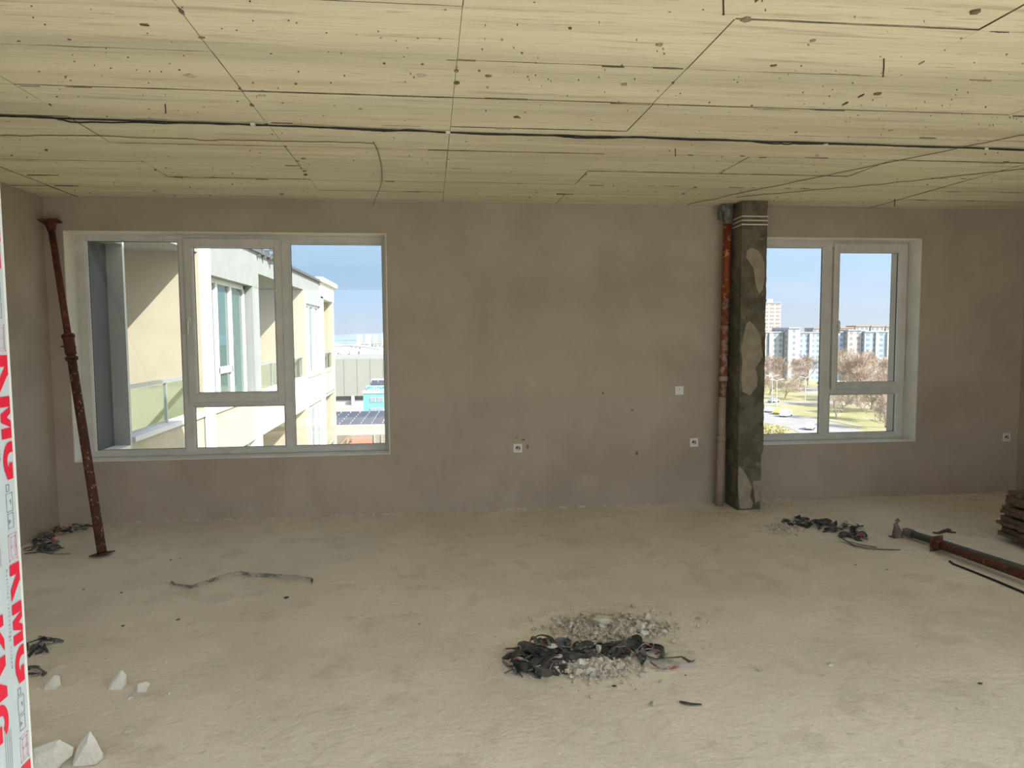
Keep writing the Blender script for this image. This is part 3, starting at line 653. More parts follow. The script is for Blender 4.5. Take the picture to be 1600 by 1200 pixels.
# ------------------------------------------------------------ rubbish on the floor
def ribbon(mb, pts, wd, twist0, twist1, th=.0012, flip=0):
    n = len(pts); L = []
    for k, p in enumerate(pts):
        d = (pts[min(k + 1, n - 1)] - pts[max(k - 1, 0)]).normalized()
        side = d.cross(Vector((0, 0, 1)));
        side = side.normalized() if side.length > 1e-4 else Vector((1, 0, 0))
        up = side.cross(d); t = twist0 + (twist1 - twist0) * k / (n - 1)
        s = side * math.cos(t) + up * math.sin(t); nr = up * math.cos(t) - side * math.sin(t)
        w_ = wd * (.5 + .5 * min(1, 4 * k / (n - 1), 4 * (n - 1 - k) / (n - 1))) / 2
        L.append([p - s * w_ + nr * th, p + nr * (th + wd * .10), p + s * w_ + nr * th, p + s * w_ - nr * th, p - nr * (th - wd * .10), p - s * w_ - nr * th])
    i0 = len(mb.v)
    for r in L:
        for q in r: mb.v.append((q.x, q.y, max(q.z, .0015)))
    for k in range(n - 1):
        for j in range(6):
            a = i0 + k * 6 + j; b = i0 + k * 6 + (j + 1) % 6
            mb.f.append((a, b, b + 6, a + 6)); mb.m.append(1 if (j in (0, 1)) == bool(flip) else 0)
    mb.f.append(tuple(i0 + j for j in range(6))); mb.m.append(0); mb.f.append(tuple(i0 + (n - 1) * 6 + j for j in reversed(range(6)))); mb.m.append(0)
def crumple(rr, c, L, ang, bend, hgt, wd, n=12):
    p = Vector(c); a = ang; pts = []; st = L / n; ph = rr.uniform(0, 6)
    for k in range(n + 1):
        t = k / n; pts.append(Vector((p.x, p.y, c[2] + hgt * math.sin(PI * t) * (0.6 + .4 * math.sin(ph + 5 * t)) + .002)))
        a += bend / n + rr.uniform(-.18, .18); p = p + Vector((math.cos(a), math.sin(a), 0)) * st
    mid = (pts[0] + pts[-1]) / 2; off = Vector((c[0], c[1], 0)) - Vector((mid.x, mid.y, 0))
    return [q + off for q in pts]
def pile(name, cen, label, spots, seed, hmax, strip_w=.035):
    rr = random.Random(seed); root = empty(name, (cen[0], cen[1], 0), label, 'debris')
    for (x, y, rx, ry, n, hh) in spots:
        for k in range(n):
            a = rr.uniform(0, 2 * PI); r = math.sqrt(rr.random()); dx, dy = rx * r * math.cos(a), ry * r * math.sin(a)
            lift = hh * (1 - r * .8) * rr.random()
            L = rr.uniform(.05, .16); mb = MB()
            ribbon(mb, crumple(rr, (x + dx, y + dy, lift), L, rr.gauss(0, .75) + (PI if rr.random() < .5 else 0), rr.uniform(-2.6, 2.6), rr.uniform(.005, .03), strip_w, 11), strip_w * rr.uniform(.5, 1.15), rr.uniform(-1.3, 1.3), rr.uniform(-1.6, 1.6), flip=rr.random() < .28)
            o = mb.build('torn_strip', [rr.choice([TAPEB, TAPEB, TAPEB, TAPEG]), rr.choice([TAPEW, TAPEG, TAPEB])], root, smooth=False)
    return root
def rock(mb, c, s, rr, flat=.7, mi=0, n=1):
    bm = bmesh.new(); bmesh.ops.create_icosphere(bm, subdivisions=n, radius=1.0)
    sd = rr.uniform(0, 99); sx_, sy_, sz_ = rr.uniform(.8, 1.25), rr.uniform(.7, 1.1), flat * rr.uniform(.7, 1.1); rz = rr.uniform(0, 6.3); cs, sn = math.cos(rz), math.sin(rz)
    i = len(mb.v); planes = [(Vector((rr.gauss(0, 1), rr.gauss(0, 1), rr.gauss(0, .8))).normalized(), rr.uniform(.35, .7)) for _ in range(7)]
    for v in bm.verts:
        p = v.co.copy()
        for nr, dd in planes:
            t = p.dot(nr)
            if t > dd: p -= nr * (t - dd)
        p *= 1 + .12 * noise.noise(v.co * 3.1 + Vector((sd, 0, 0)))
        x, y, z_ = p.x * sx_ * s, p.y * sy_ * s, p.z * sz_ * s
        mb.v.append((c[0] + x * cs - y * sn, c[1] + x * sn + y * cs, max(.0012, c[2] + z_)))
    for f in bm.faces: mb.f.append(tuple(i + v.index for v in f.verts)); mb.m.append(mi)
    bm.free(); return mb
# main pile
r1 = pile('torn_tape_pile', (.80, -2.98, 0), 'heap of torn black and red-printed tape strips, largest, mid floor', 
          [(.53, -3.00, .15, .13, 56, .11), (.66, -2.95, .15, .09, 26, .08), (.50, -3.12, .13, .05, 14, .04), (1.00, -2.99, .13, .09, 34, .08), (.84, -2.97, .10, .06, 10, .04)], 5, .1, .037)
def long_strip(px, zs, wd, label, mats, tw=(0.2, .6), parent=None, flip=0):
    pts = [onz(x, y, z_) for (x, y), z_ in zip(px, zs)]
    P = []
    for i in range(len(pts) - 1):
        for k in range(4): P.append(pts[i].lerp(pts[i + 1], k / 4))
    P.append(pts[-1]); mb = MB(); ribbon(mb, P, wd, tw[0], tw[1], flip=flip)
    o = mb.build('torn_strip', mats, parent); return o
long_strip([(1000, 1022), (1025, 1030), (1048, 1028), (1065, 1026), (1078, 1034), (1086, 1032)], [.03, .02, .02, .035, .012, .006], .03, '', [TAPEB, TAPEG], (.2, .9), r1)
long_strip([(1015, 1034), (1030, 1044), (1050, 1045), (1070, 1041), (1087, 1040)], [.02, .01, .008, .008, .005], .032, '', [TAPEG, TAPEW], (.9, 1.3), r1)
long_strip([(786, 1031), (795, 1041), (808, 1041), (822, 1034)], [.006, .006, .02, .03], .02, '', [TAPEB, TAPEW], (.3, .9), r1, 1)
for pts in ([(803, 1032), (815, 1022), (832, 1018), (850, 1020), (870, 1018)], [(822, 1036), (836, 1046), (850, 1052), (866, 1050)], [(866, 1022), (890, 1024), (912, 1028), (925, 1020)], [(800, 1036), (815, 1042), (832, 1040)]):
    long_strip(pts, [.03 + .02 * (i % 2) for i in range(len(pts))], .045, '', [TAPEW, TAPEB], (.9, 1.5), r1, 0)
r2 = pile('torn_tape_pile', (3.2, -.95, 0), 'heap of torn dark strips on the floor right of the column', 
          [(3.16, -.80, .20, .12, 26, .05), (3.36, -.98, .20, .16, 22, .045), (3.38, -1.22, .12, .12, 14, .03)], 8, .07, .04)
long_strip([(1318, 843), (1335, 852), (1352, 856), (1375, 858), (1407, 859)], [.02, .012, .01, .008, .005], .022, '', [TAPEB, TAPEG], (.1, .3), r2)
long_strip([(1310, 838), (1325, 846), (1345, 851), (1370, 855)], [.03, .02, .012, .006], .022, '', [TAPEB, TAPEG], (.3, .1), r2)
r3 = pile('torn_tape_pile', (-3.0, -.4, 0), 'heap of torn grey strips in the left corner under the steel prop', 
          [(-3.03, -.16, .12, .13, 12, .05), (-3.06, -.45, .10, .16, 14, .06), (-3.0, -.68, .12, .08, 10, .03)], 14, .06, .035)
long_strip([(38, 865), (60, 862), (85, 861), (93, 859)], [.008] * 4, .022, '', [TAPEB, TAPEG], (0, .3), r3); long_strip([(60, 862), (85, 865), (110, 865)], [.006] * 3, .012, '', [TAPEG, TAPEG], (0, .3), r3)
long_strip([(50, 856), (56, 845), (66, 843), (72, 852), (84, 862)], [.01, .03, .035, .02, .01], .022, '', [TAPEB, TAPEG], (.5, 1.0), r3); long_strip([(66, 829), (72, 840), (80, 842), (78, 834), (90, 830)], [.02, .03, .02, .03, .02], .024, '', [TAPEG, TAPEB], (.5, 1.0), r3)
r4 = pile('torn_tape_pile', (-2.03, -2.6, 0), 'small heap of black torn strips half hidden by the door jamb', [(-2.08, -2.52, .06, .10, 6, .03), (-2.0, -2.80, .05, .05, 3, .02)], 31, .04, .03)
long_strip([(40, 1006), (50, 1003), (62, 998), (70, 996), (64, 1006), (52, 1016), (44, 1026)], [.03, .04, .03, .02, .015, .01, .01], .028, '', [TAPEB, TAPEG], (.2, 1.2), r4)
long_strip([(44, 1042), (54, 1043), (60, 1044), (70, 1050), (66, 1056)], [.02, .02, .02, .015, .01], .024, '', [TAPEB, TAPEG], (.2, .8), r4); long_strip([(44, 1052), (54, 1054), (62, 1052)], [.01] * 3, .03, '', [TAPEG, TAPEW], (0, .3), r4)
# the long strip
sp = [(268, 911), (278, 914), (300, 917), (318, 911), (340, 903), (358, 898), (376, 895), (392, 898), (420, 899), (450, 901), (478, 904), (488, 905), (486, 912)]
ls = MB(); P = []; zz = [.010, .012, .018, .02, .02, .02, .022, .018, .018, .018, .018, .016, .006]
for i in range(len(sp) - 1):
    for k in range(4): P.append(onz(*sp[i], zz[i]).lerp(onz(*sp[i + 1], zz[i + 1]), k / 4))
ribbon(ls, P, .036, .95, 1.15); ls.v = [(a, b, max(c, .002)) for a, b, c in ls.v]
o = ls.build('torn_tape_strip', [mat('strip_grey', (.20, .185, .16), .7, (.10, .09, .08), 9, .46, .56), mat('strip_pale', (.46, .43, .38), .6, (.2, .185, .16), 12, .5, .6)]); tag(o, 'long grey tape strip with printed edge, alone on the floor below the left window', 'strip')
tk = MB()
for px, py in [(268, 911), (270, 908), (273, 914)]:
    a = onz(272, 911, .012); tk.tube([a, onz(px - 2, py, .008)], .003, 5)
tk.build('frayed_end', TAPEB, o)
pr_ = MB()
for (xa, xb, cnt) in ((411, 430, 8), (446, 466, 9)):
    for k in range(cnt):
        x = xa + (xb - xa) * (k + .2) / cnt; y = 899 + (x - 420) * .042 - 2.2; a = onz(x, y, .028); b = onz(x + 1.2, y + .05, .028)
        pr_.quad(a, b, b + Vector((0, -.002, -.012)), a + Vector((0, -.002, -.012)))
pr_.build('printed_text', INK, o)
# small tape scrap lower right of the main pile
o = MB(); ribbon(o, [onz(x, y, .006) for x, y in ((1062, 1096), (1070, 1098), (1080, 1100), (1096, 1101))], .030, .1, .25)
tag(o.build('tape_scrap', [TAPEB, TAPEG]), 'small purple-black pointed tape scrap in front of the large heap', 'scrap')
# white chunks, one object each
big = [ 
        
        (60, 1076, .014, .5, 'tiny white flake left of the chunk by the door jamb'),
       (204, 1091, .016, .5, 'tiny pale crumb under the triangular chunk'), (184, 1107, .012, .4, 'thin pale sliver between the chunks at lower left'), (203, 1141, .020, .6, 'small white chip above the large bottom-left fragments'),
       (218, 959, .014, .6, 'small white crumb, left one of two near the long tape'), (237, 957, .013, .6, 'small white crumb, right one of two near the long tape'), (259, 1035, .012, .6, 'tiny white crumb right of the triangular chunk'), (264, 1084, .012, .5, 'tiny cream crumb right of the rounded chunk'),
       (1298, 1038, .022, .5, 'small off-white chip on the open floor right of the large heap'), (1271, 1024, .022, .25, 'thin pale flake left of the off-white chip'), (1550, 983, .020, .35, 'flat white flake near the right edge of the floor'),
       (1564, 956, .016, .4, 'small white flake, farthest right on the floor'), (1334, 978, .013, .5, 'tiny white crumb on the right half of the floor'), (1497, 1107, .014, .3, 'tiny pale flake at the lower right'), (1235, 870, .013, .6, 'tiny white crumb in front of the right heap'), (1303, 892, .010, .6, 'tiny white crumb right of centre, below the right heap')]
rk = random.Random(77)
for (px, py, s, f, lab) in big:
    c = onz(px, py, s * f * .4); mb = rock(MB(), c, s, rk, f, n=3 if s > .03 else 2)
    o = mb.build('masonry_chunk', CHUNKW); tag(o, lab, 'rubble', 'white masonry crumbs on the floor')
# triangular silhouettes for the two clearly pointed chunks
def hull_chunk(outline, thick, label, yo=0.0):
    lo = max(p[1] for p in outline); base = onz(sum(p[0] for p in outline) / len(outline), lo - 2, 0); Y = base.y + yo
    bm = bmesh.new(); cx_ = sum(p[0] for p in outline) / len(outline); cy_ = sum(p[1] for p in outline) / len(outline)
    for (px, py) in outline:
        d = ray(px, py); p = CAM + d * ((Y - CAM.y) / d.y); p.z = max(p.z, .001); bm.verts.new(p)
        for f_, sh in ((.72, -thick), (.66, thick)):
            d = ray(cx_ + (px - cx_) * f_, cy_ + (py - cy_) * f_ + (4 if sh < 0 else 0)); q = CAM + d * ((Y - CAM.y) / d.y); q.y += sh * (1 if p.z < .03 else .55); q.z = max(.001, q.z if q.z > .03 else .001); bm.verts.new(q)
    bmesh.ops.convex_hull(bm, input=bm.verts)
    for v in [v for v in bm.verts if not v.link_faces]: bm.verts.remove(v)
    bmesh.ops.subdivide_edges(bm, edges=bm.edges, cuts=1, use_grid_fill=True)
    for v in bm.verts:
        k = .0025 * noise.noise(v.co * 60); v.co = v.co + Vector((k, k, k))
        v.co.z = max(.0012, v.co.z)
    me = bpy.data.meshes.new('masonry_chunk'); bm.to_mesh(me); bm.free(); me.materials.append(CHUNKW)
    o = bpy.data.objects.new('masonry_chunk', me); COL.objects.link(o); tag(o, label, 'rubble', 'white masonry crumbs on the floor')
hull_chunk([(113, 1189), (121, 1166), (140, 1143), (150, 1155), (149, 1163), (161, 1178), (161, 1187), (131, 1190)], .035, 'angular white block fragment right of the largest one, bottom left')
hull_chunk([(50, 1197), (52, 1170), (68, 1165), (92, 1155), (101, 1163), (115, 1168), (113, 1180), (96, 1198)], .045, 'large crumbly white block fragment beside the door jamb at the bottom left')
hull_chunk([(167, 1074), (175, 1062), (190, 1047), (198, 1055), (197, 1070), (186, 1076)], .022, 'flat triangular off-white chunk, upper of the left chunks')
hull_chunk([(214, 1077), (215, 1069), (226, 1065), (234, 1068), (232, 1077), (222, 1081)], .018, 'rounded off-white chunk just right of the triangular one')
hull_chunk([(68, 1073), (72, 1065), (85, 1055), (93, 1056), (95, 1070), (85, 1076), (74, 1076)], .022, 'white chunk close to the door jamb, near the small black heap')
# mortar rubble around the main pile
rk = random.Random(12)
spots = [(934, 972, .062, .55, 'flat slab of grey mortar behind the black heap'), (941, 981, .022, .9, 'white piece leaning on the mortar slab'), (960, 986, .034, .6, 'grey mortar lump right of the slab'), (985, 985, .03, .7, 'cracked mortar lump above the right half of the heap'),
         (1000, 980, .026, .7, 'mortar lump below the white piece at the heap rear'), (1012, 966, .022, .8, 'white chip at the rear right of the heap'), (985, 998, .024, 1.0, 'bright white nugget in the middle of the heap'), (1006, 990, .022, .8, 'grey mortar piece right of the white nugget'),
         (930, 992, .022, .4, 'thin pale flake on the mortar dust'), (866, 987, .02, .6, 'small mortar lump at the rear left of the heap'), (893, 976, .014, .6, 'small pale crumb behind the heap'), (910, 1036, .022, .8, 'off-white lump on the front of the heap'), (922, 1050, .020, .7, 'pale lump at the front edge of the heap'),
         (938, 1032, .018, .8, 'white nugget in the centre of the front rubble'), (902, 1052, .020, .7, 'beige lump at the front left of the rubble'), (950, 1044, .022, .7, 'grey-beige lump at the front right of the rubble'), (935, 1016, .024, .8, 'pinkish mortar lump between the two black halves'), (960, 1074, .012, .5, 'dark pebble in front of the heap')]
for (px, py, s, f, lab) in spots:
    s *= 1.35; c = onz(px, py, s * f * .5 + .008); c.z += .006; o = rock(MB(), c, s, rk, f, n=2).build('mortar_lump', CHUNKW if ('white' in lab or 'pale' in lab) else (CHUNKD if 'dark' in lab else CHUNKG))
    tag(o, lab, 'rubble', 'mortar lumps in the large heap')
gr = MB()
for k in range(3200):
    z_ = rk.random()
    if z_ < .36: px, py = rk.gauss(930, 24), rk.gauss(1045, 8)
    elif z_ < .80: px, py = rk.gauss(958, 44), rk.gauss(983, 9)
    elif z_ < .88: px, py = rk.gauss(1225, 14), rk.gauss(826, 4)
    else: px, py = rk.gauss(930, 62), rk.gauss(1020, 26)
    s = rk.choice([.004, .005, .006, .008, .010, .013, .019]); p_ = onz(px, py, 0); rock(gr, (p_.x, p_.y, s * .5 + (.012 if .36 > z_ or .36 < z_ < .8 else 0) * rk.random()), s, rk, .8, mi=0 if rk.random() < .88 else 1, n=1)
for k in range(900):
    x, y = rk.uniform(XL + .1, XR - .1), -5 * rk.random() ** 1.2 - .1; s = rk.choice([.0015, .002, .002, .003, .004]); rock(gr, (x, y, s * .4), s, rk, .7, mi=rk.choice([0, 0, 0, 1, 1, 2]), n=1)
for (cx_, cy_, n_, s_) in ((2.75, -.36, 90, .010), (2.62, -.10, 30, .008), (3.3, -.12, 50, .008), (-2.9, -.15, 60, .008), (5.2, -.1, 60, .009), (2.95, -.34, 40, .012)):
    for k in range(n_): s = s_ * rk.uniform(.3, 1.2); rock(gr, (max(XL + .02, min(XR - .02, rk.gauss(cx_, .18))), min(-.01, cy_ - abs(rk.gauss(0, .06))), s * .4), s, rk, .7, mi=rk.choice([0, 0, 1]), n=1)
o = gr.build('mortar_grit', [CHUNKG, CHUNKW, CHUNKD]); tag(o, 'mortar grit and crumbs strewn over the floor and around the heap', 'grit', kind='stuff')
mud = MB(); NM = 90; X0m, X1m, Y0m, Y1m = .15, 1.5, -3.45, -2.35
blobs = [(*onz(px, py, 0).xy, rx, ry, hh) for (px, py, rx, ry, hh) in ((945, 982, .30, .20, .020), (930, 1046, .16, .10, .024), (870, 1026, .24, .12, .026), (1010, 1026, .16, .10, .022))]
for j in range(NM + 1):
    for i in range(NM + 1):
        x = X0m + (X1m - X0m) * i / NM; y = Y0m + (Y1m - Y0m) * j / NM; h = 0
        for (bx_, by_, rx, ry, hh) in blobs:
            d = math.hypot((x - bx_) / rx, (y - by_) / ry) + .35 * noise.noise(Vector((x * 9, y * 9, bx_)))
            h = max(h, hh * max(0, 1 - d) ** .8)
        h *= 1 + .8 * noise.noise(Vector((x * 38, y * 38, 1))) + .4 * noise.noise(Vector((x * 90, y * 90, 1)))
        mud.v.append((x, y, fz(x, y) + (h if h > .0005 else -.006)))
for j in range(NM):
    for i in range(NM):
        a = j * (NM + 1) + i; q = (a, a + 1, a + NM + 2, a + NM + 1)
        if max(mud.v[k][2] - fz(mud.v[k][0], mud.v[k][1]) for k in q) > -.005: mud.f.append(q); mud.m.append(0)
o = mud.build('mortar_dust', mat('mortar_dust', (0.58, 0.54, 0.455), .95, (0.46, 0.425, 0.35), 14, bump=.008, bscale=60), smooth=True); tag(o, 'low spread of mortar dust under the large heap of strips', 'dust', kind='stuff')
# dark flecks lying about
for (px, py, s, lab) in [(1532, 1068, .016, 'dark flat scrap at the lower right of the floor'), (448, 934, .018, 'small dark lump under the right end of the long tape'), (1071, 1055, .008, 'tiny black pellet between heap and pointed scrap'), (1337, 882, .010, 'small dark bit below the right heap'), (1386, 890, .010, 'small dark bit in front of the props'), (655, 975, .008, 'tiny dark bit near the centre left of the floor'),
                         (130, 921, .012, 'small dark flake left of the prop foot in front'), (190, 926, .014, 'grey lump on the floor below the prop foot'), (192, 978, .013, 'flat grey-brown lump in front of the small white crumbs'), (267, 875, .014, 'dark flake right of the prop foot'), (282, 873, .008, 'tiny dark fleck right of the dark flake'), (277, 968, .014, 'grey flat lump right of the white crumbs')]:
    o = rock(MB(), onz(px, py, s * .25), s, rk, .4, n=2).build('scrap', CHUNKD); tag(o, lab, 'scrap', 'dark scraps on the floor')

# ------------------------------------------------------------ outside: own building wing seen through the left window
G0 = -22.4
FXW = -2.95
wing = empty('apartment_wing', (-6, 8, G0), 'cream, white and grey wing of the building with recessed balconies, outside the left window', 'building')
def wbox(name, m, *b, bevel=0, par=None): return MB().box(*b).build(name, m, par or wing, bevel=bevel)
wbox('side_wall', SHADEGREYR, -3.4, -3.10, WT + .01, .919, G0, 3.2)
wbox('lintel', GREYR, -3.10, FXW, WT + .01, .919, 2.52, 3.2)
wbox('ledge', WHITER, -3.10, FXW, WT + .07, .919, .50, .56)
wbox('corner_pillar', LITGREYR, -3.4, FXW, .92, .965, G0, 3.2)
wbox('body', CREAM, -11, -5.2, .5, 16.1, G0, 3.15)
wbox('roof_slab', GREYR, -11, FXW - .01, .965, 13.45, 2.71, 3.06)
wbox('roof_slab', WHITER, -11, FXW + .012, 13.45, 16.2, 2.64, 3.10)
wbox('roof_flashing', FLASH, -11, FXW + .05, .965, 13.45, 3.06, 3.12); wbox('roof_cornice', WHITER, -11, FXW + .10, 13.3, 16.45, 3.08, 3.20)
wbox('partition_wall', CREAM, -5.2, FXW, 3.22, 3.7, G0, 2.71); wbox('white_pilaster', WHITER, FXW - .3, FXW + .012, 3.25, 3.70, G0, 3.06)
wbox('grey_pilaster', GREYR, -5.2, FXW, 6.0, 6.45, .64, 2.71); wbox('lower_pilaster', WHITER, -5.2, FXW + .002, 5.98, 6.42, G0, .64)
wbox('partition_wall', CREAM, -5.2, FXW, 10.95, 11.25, G0, 2.71); wbox('white_pilaster', WHITER, -5.2, FXW + .012, 13.5, 14.0, G0, 2.7)
wbox('grey_panel', GREYR, FXW - .2, FXW + .004, 11.251, 13.499, 2.40, 2.709)
wbox('end_wall', CREAM, -5.2, FXW, 16.0, 16.2, G0, 2.70)
ci = random.Random(2)
for k in range(14):   # curled pieces of flashing on the roof edge
    y = 6.2 + k * .11; MB().box(FXW - .02, FXW + .06, y, y + .07, 3.10, 3.135 + ci.uniform(0, .04), R=Matrix.Rotation(ci.uniform(-.02, .02), 3, 'X')).build('roof_tile', FLASH, wing)
def wwin(y0, y1, z0, z1, X, splits, transom=None):
    f = MB(); r = .07
    f.box(X, X + .06, y0, y0 + r, z0, z1).box(X, X + .06, y1 - r, y1, z0, z1).box(X, X + .06, y0, y1, z0, z0 + r).box(X, X + .06, y0, y1, z1 - r, z1)
    for s in splits: f.box(X, X + .065, s - .05, s + .05, z0, z1)
    if transom: f.box(X, X + .065, transom[0], transom[1], transom[2] - .05, transom[2] + .05)
    o = f.build('window', PVC, wing, bevel=.005); MB().box(X + .015, X + .025, y0 + r, y1 - r, z0 + r, z1 - r).build('pane', DGLASS, o)
    return o
for si in range(3):
    dz = -2.74 * si
    # loggia floors, parapets, copings
    for (y0, y1, pm) in ((.966, 3.25, CREAM), (6.45, 10.95, WHITER), (14.0, 16.0, CREAM)):
        wbox('balcony_floor', WHITER, -5.2, FXW - .14, y0, y1, dz - .15, dz - .05)
        wbox('parapet', pm, FXW - .15, FXW - (0 if pm is CREAM else -.004), y0, y1 + (.0 if y1 < 4 else 0), dz - .06, dz + .58)
        wbox('coping', WHITER if y0 > 4 else mat('coping_grey', (0.62, 0.63, 0.62), .7), FXW - .18, FXW + .03, y0, y1, dz + .58, dz + .635, bevel=.004)
        rl = wbox('handrail', METALG, FXW - .10, FXW - .05, y0, y1, dz + 1.10, dz + 1.14)
        np_ = max(2, int((y1 - y0) / .95))
        for q in range(np_ + 1):
            yy = y0 + .08 + (y1 - y0 - .16) * q / np_; wbox('baluster', METALG, FXW - .09, FXW - .06, yy - .015, yy + .015, dz + .635, dz + 1.10)
        wbox('glass_panel', GREENGL, FXW - .078, FXW - .070, y0 + .03, y1 - .03, dz + .67, dz + 1.09)
        if si: wbox('beam', CREAM if y0 < 4 else WHITER, FXW - .2, FXW, y0, y1, dz + 2.62, dz + 2.70)
    # glazed bays
    top = 2.46 if si == 0 else 2.62 + 0
    zt = dz + (2.46 if si == 0 else 2.62)
    wbox('cream_panel', CREAM, FXW - .3, FXW, 3.7, 5.98, dz - .12 - .0, dz + .57); wbox('sill', WHITER, FXW - .2, FXW + .03, 3.7, 5.98, dz + .57, dz + .63)
    wbox('cream_panel', CREAM, FXW - .3, FXW, 11.25, 13.5, dz - .12, dz + .60); wbox('sill', WHITER, FXW - .2, FXW + .03, 11.25, 13.5, dz + .60, dz + .66)
    wwin(3.75, 5.96, dz + .63, zt, -3.13, [4.37, 5.12], (4.37, 5.12, dz + 1.12)); wwin(11.3, 13.46, dz + .66, zt - .05, -3.06, [11.9, 12.6])
    wbox('room_back', CREAM, -5.2, -3.5, 3.7, 6.0, dz - .05, dz + 2.5); 
    if si == 0: wbox('grey_panel', GREYR, FXW - .35, FXW + .004, 3.7, 6.45, 2.46, 3.06)
    # loggia window in the back wall
    f = wbox('balcony_door', PVC, -5.2, -5.14, 1.5, 2.9, dz - .05, dz + 2.1); MB().box(-5.14, -5.13, 1.58, 2.82, dz + .1, dz + 2.0).build('pane', DGLASS, f)
wbox('parapet_below', CREAM, -5.2, FXW, .966, 16.0, G0, -5.6)

# ------------------------------------------------------------ ground, roads
ground = struct(MB().box(-900, 1500, .6, 345, G0 - 1, G0).build('ground', GRASS))
struct(MB().box(-900, 1500, 345, 2400, G0 - 1, G0).build('ground_far', FARG))
g2 = struct(MB().box(-900, 1500, -900, .6, G0 - 1, G0).build('ground_near', PAVE))
def gpoly(name, px, m, z, lab=None, cat=None):
    pts = [onz(x, y, G0 + z) for x, y in px]; mb = MB(); mb.poly(pts[::-1] if (pts[1] - pts[0]).cross(pts[2] - pts[1]).z < 0 else pts)
    k = len(pts)
    for i in range(k): a, b = mb.v[i], mb.v[(i + 1) % k]; mb.quad(a, (a[0], a[1], G0 - .2), (b[0], b[1], G0 - .2), b)
    return struct(mb.build(name, m))
gpoly('road', [(1150, 632), (1196, 640), (1240, 648), (1290, 658), (1345, 672), (1405, 690), (1480, 712), (1480, 760), (1330, 720), (1290, 700), (1262, 682), (1232, 668), (1196, 661), (1150, 655)], ASPH, .05)
gpoly('side_road', [(1150, 628), (1196, 627.5), (1290, 626.5), (1350, 624), (1350, 628), (1290, 631.5), (1196, 633), (1150, 634)], PAVE, .06)
gpoly('path', [(1245, 605), (1290, 603), (1310, 606), (1310, 616), (1290, 617), (1250, 613)], PAVE, .05)
gpoly('path', [(1290, 656), (1345, 667), (1345, 664.5), (1290, 653)], PAVE, .07)
gpoly('yard', [(480, 628), (660, 628), (700, 720), (460, 720)], PAVE, .04)

# ------------------------------------------------------------ cars
CARM = {}
def car(x, y, rz, colr, label, van=False):
    root = empty('car', (x, y, G0 + .06), label, 'car', 'cars on the road outside the right window')
    L, W_, h = (4.9, 2.0, 1.0) if van else (4.3, 1.75, .78)
    R_ = Matrix.Rotation(rz, 3, 'Z'); t = (x, y, G0 + .06)
    if colr not in CARM: CARM[colr] = mat('car_paint', colr, .3, spec=.6)
    prof = [(-L / 2, .35), (-L / 2, .75), (-L * .40, .9), (-L * .30, 1.45 if not van else 1.95), (L * .12, 1.48 if not van else 1.98), (L * .28, .95 if not van else 1.2), (L / 2, .78), (L / 2, .35)]
    def ext(pf, w0, m, nm):
        mb = MB(); n = len(pf); a = [R_ @ Vector((p[0], -w0, p[1])) + Vector(t) for p in pf]; b = [R_ @ Vector((p[0], w0, p[1])) + Vector(t) for p in pf]
        mb.v = [tuple(p) for p in a + b]; mb.f = [tuple(range(n)), tuple(reversed(range(n, 2 * n)))] + [(i, n + i, n + (i + 1) % n, (i + 1) % n) for i in range(n)]; mb.m = [0] * len(mb.f)
        return mb.build(nm, m, root)
    ext(prof, W_ / 2, CARM[colr], 'body')
    top = 1.40 if not van else 1.88
    ext([(-L * .36, .95), (-L * .285, top), (L * .105, top), (L * .24, .98)], W_ / 2 + .02, WINDK, 'side_glass')
    for sx_ in (-.32, .31):
        for sy_ in (-1, 1):
            a = R_ @ Vector((L * sx_, sy_ * (W_ / 2 - .1), .32)) + Vector(t); b = R_ @ Vector((L * sx_, sy_ * (W_ / 2 + .06), .32)) + Vector(t)
            MB().tube([a, b], .32, 12).build('wheel', RUBBER, root)
for (px, py, ang, c, lab, van) in [(1203, 644, .75, (.75, .76, .78), 'white car, leftmost of the three cars by the column edge', False), (1216, 647, .75, (.75, .58, .12), 'yellow car between two white cars on the road', False),
                                   (1228, 651, .75, (.82, .82, .82), 'white van in front of the yellow car', True), (1266, 671, .95, (.74, .76, .74), 'white car alone, lowest on the road', False), (1284, 600, .3, (.12, .25, .32), 'dark blue car parked by the far flats', False),
                                   (1209, 629, .5, (.35, .38, .40), 'grey car farther back on the side road', False)]:
    p = onz(px, py, G0); car(p.x, p.y, ang, c, lab, van)

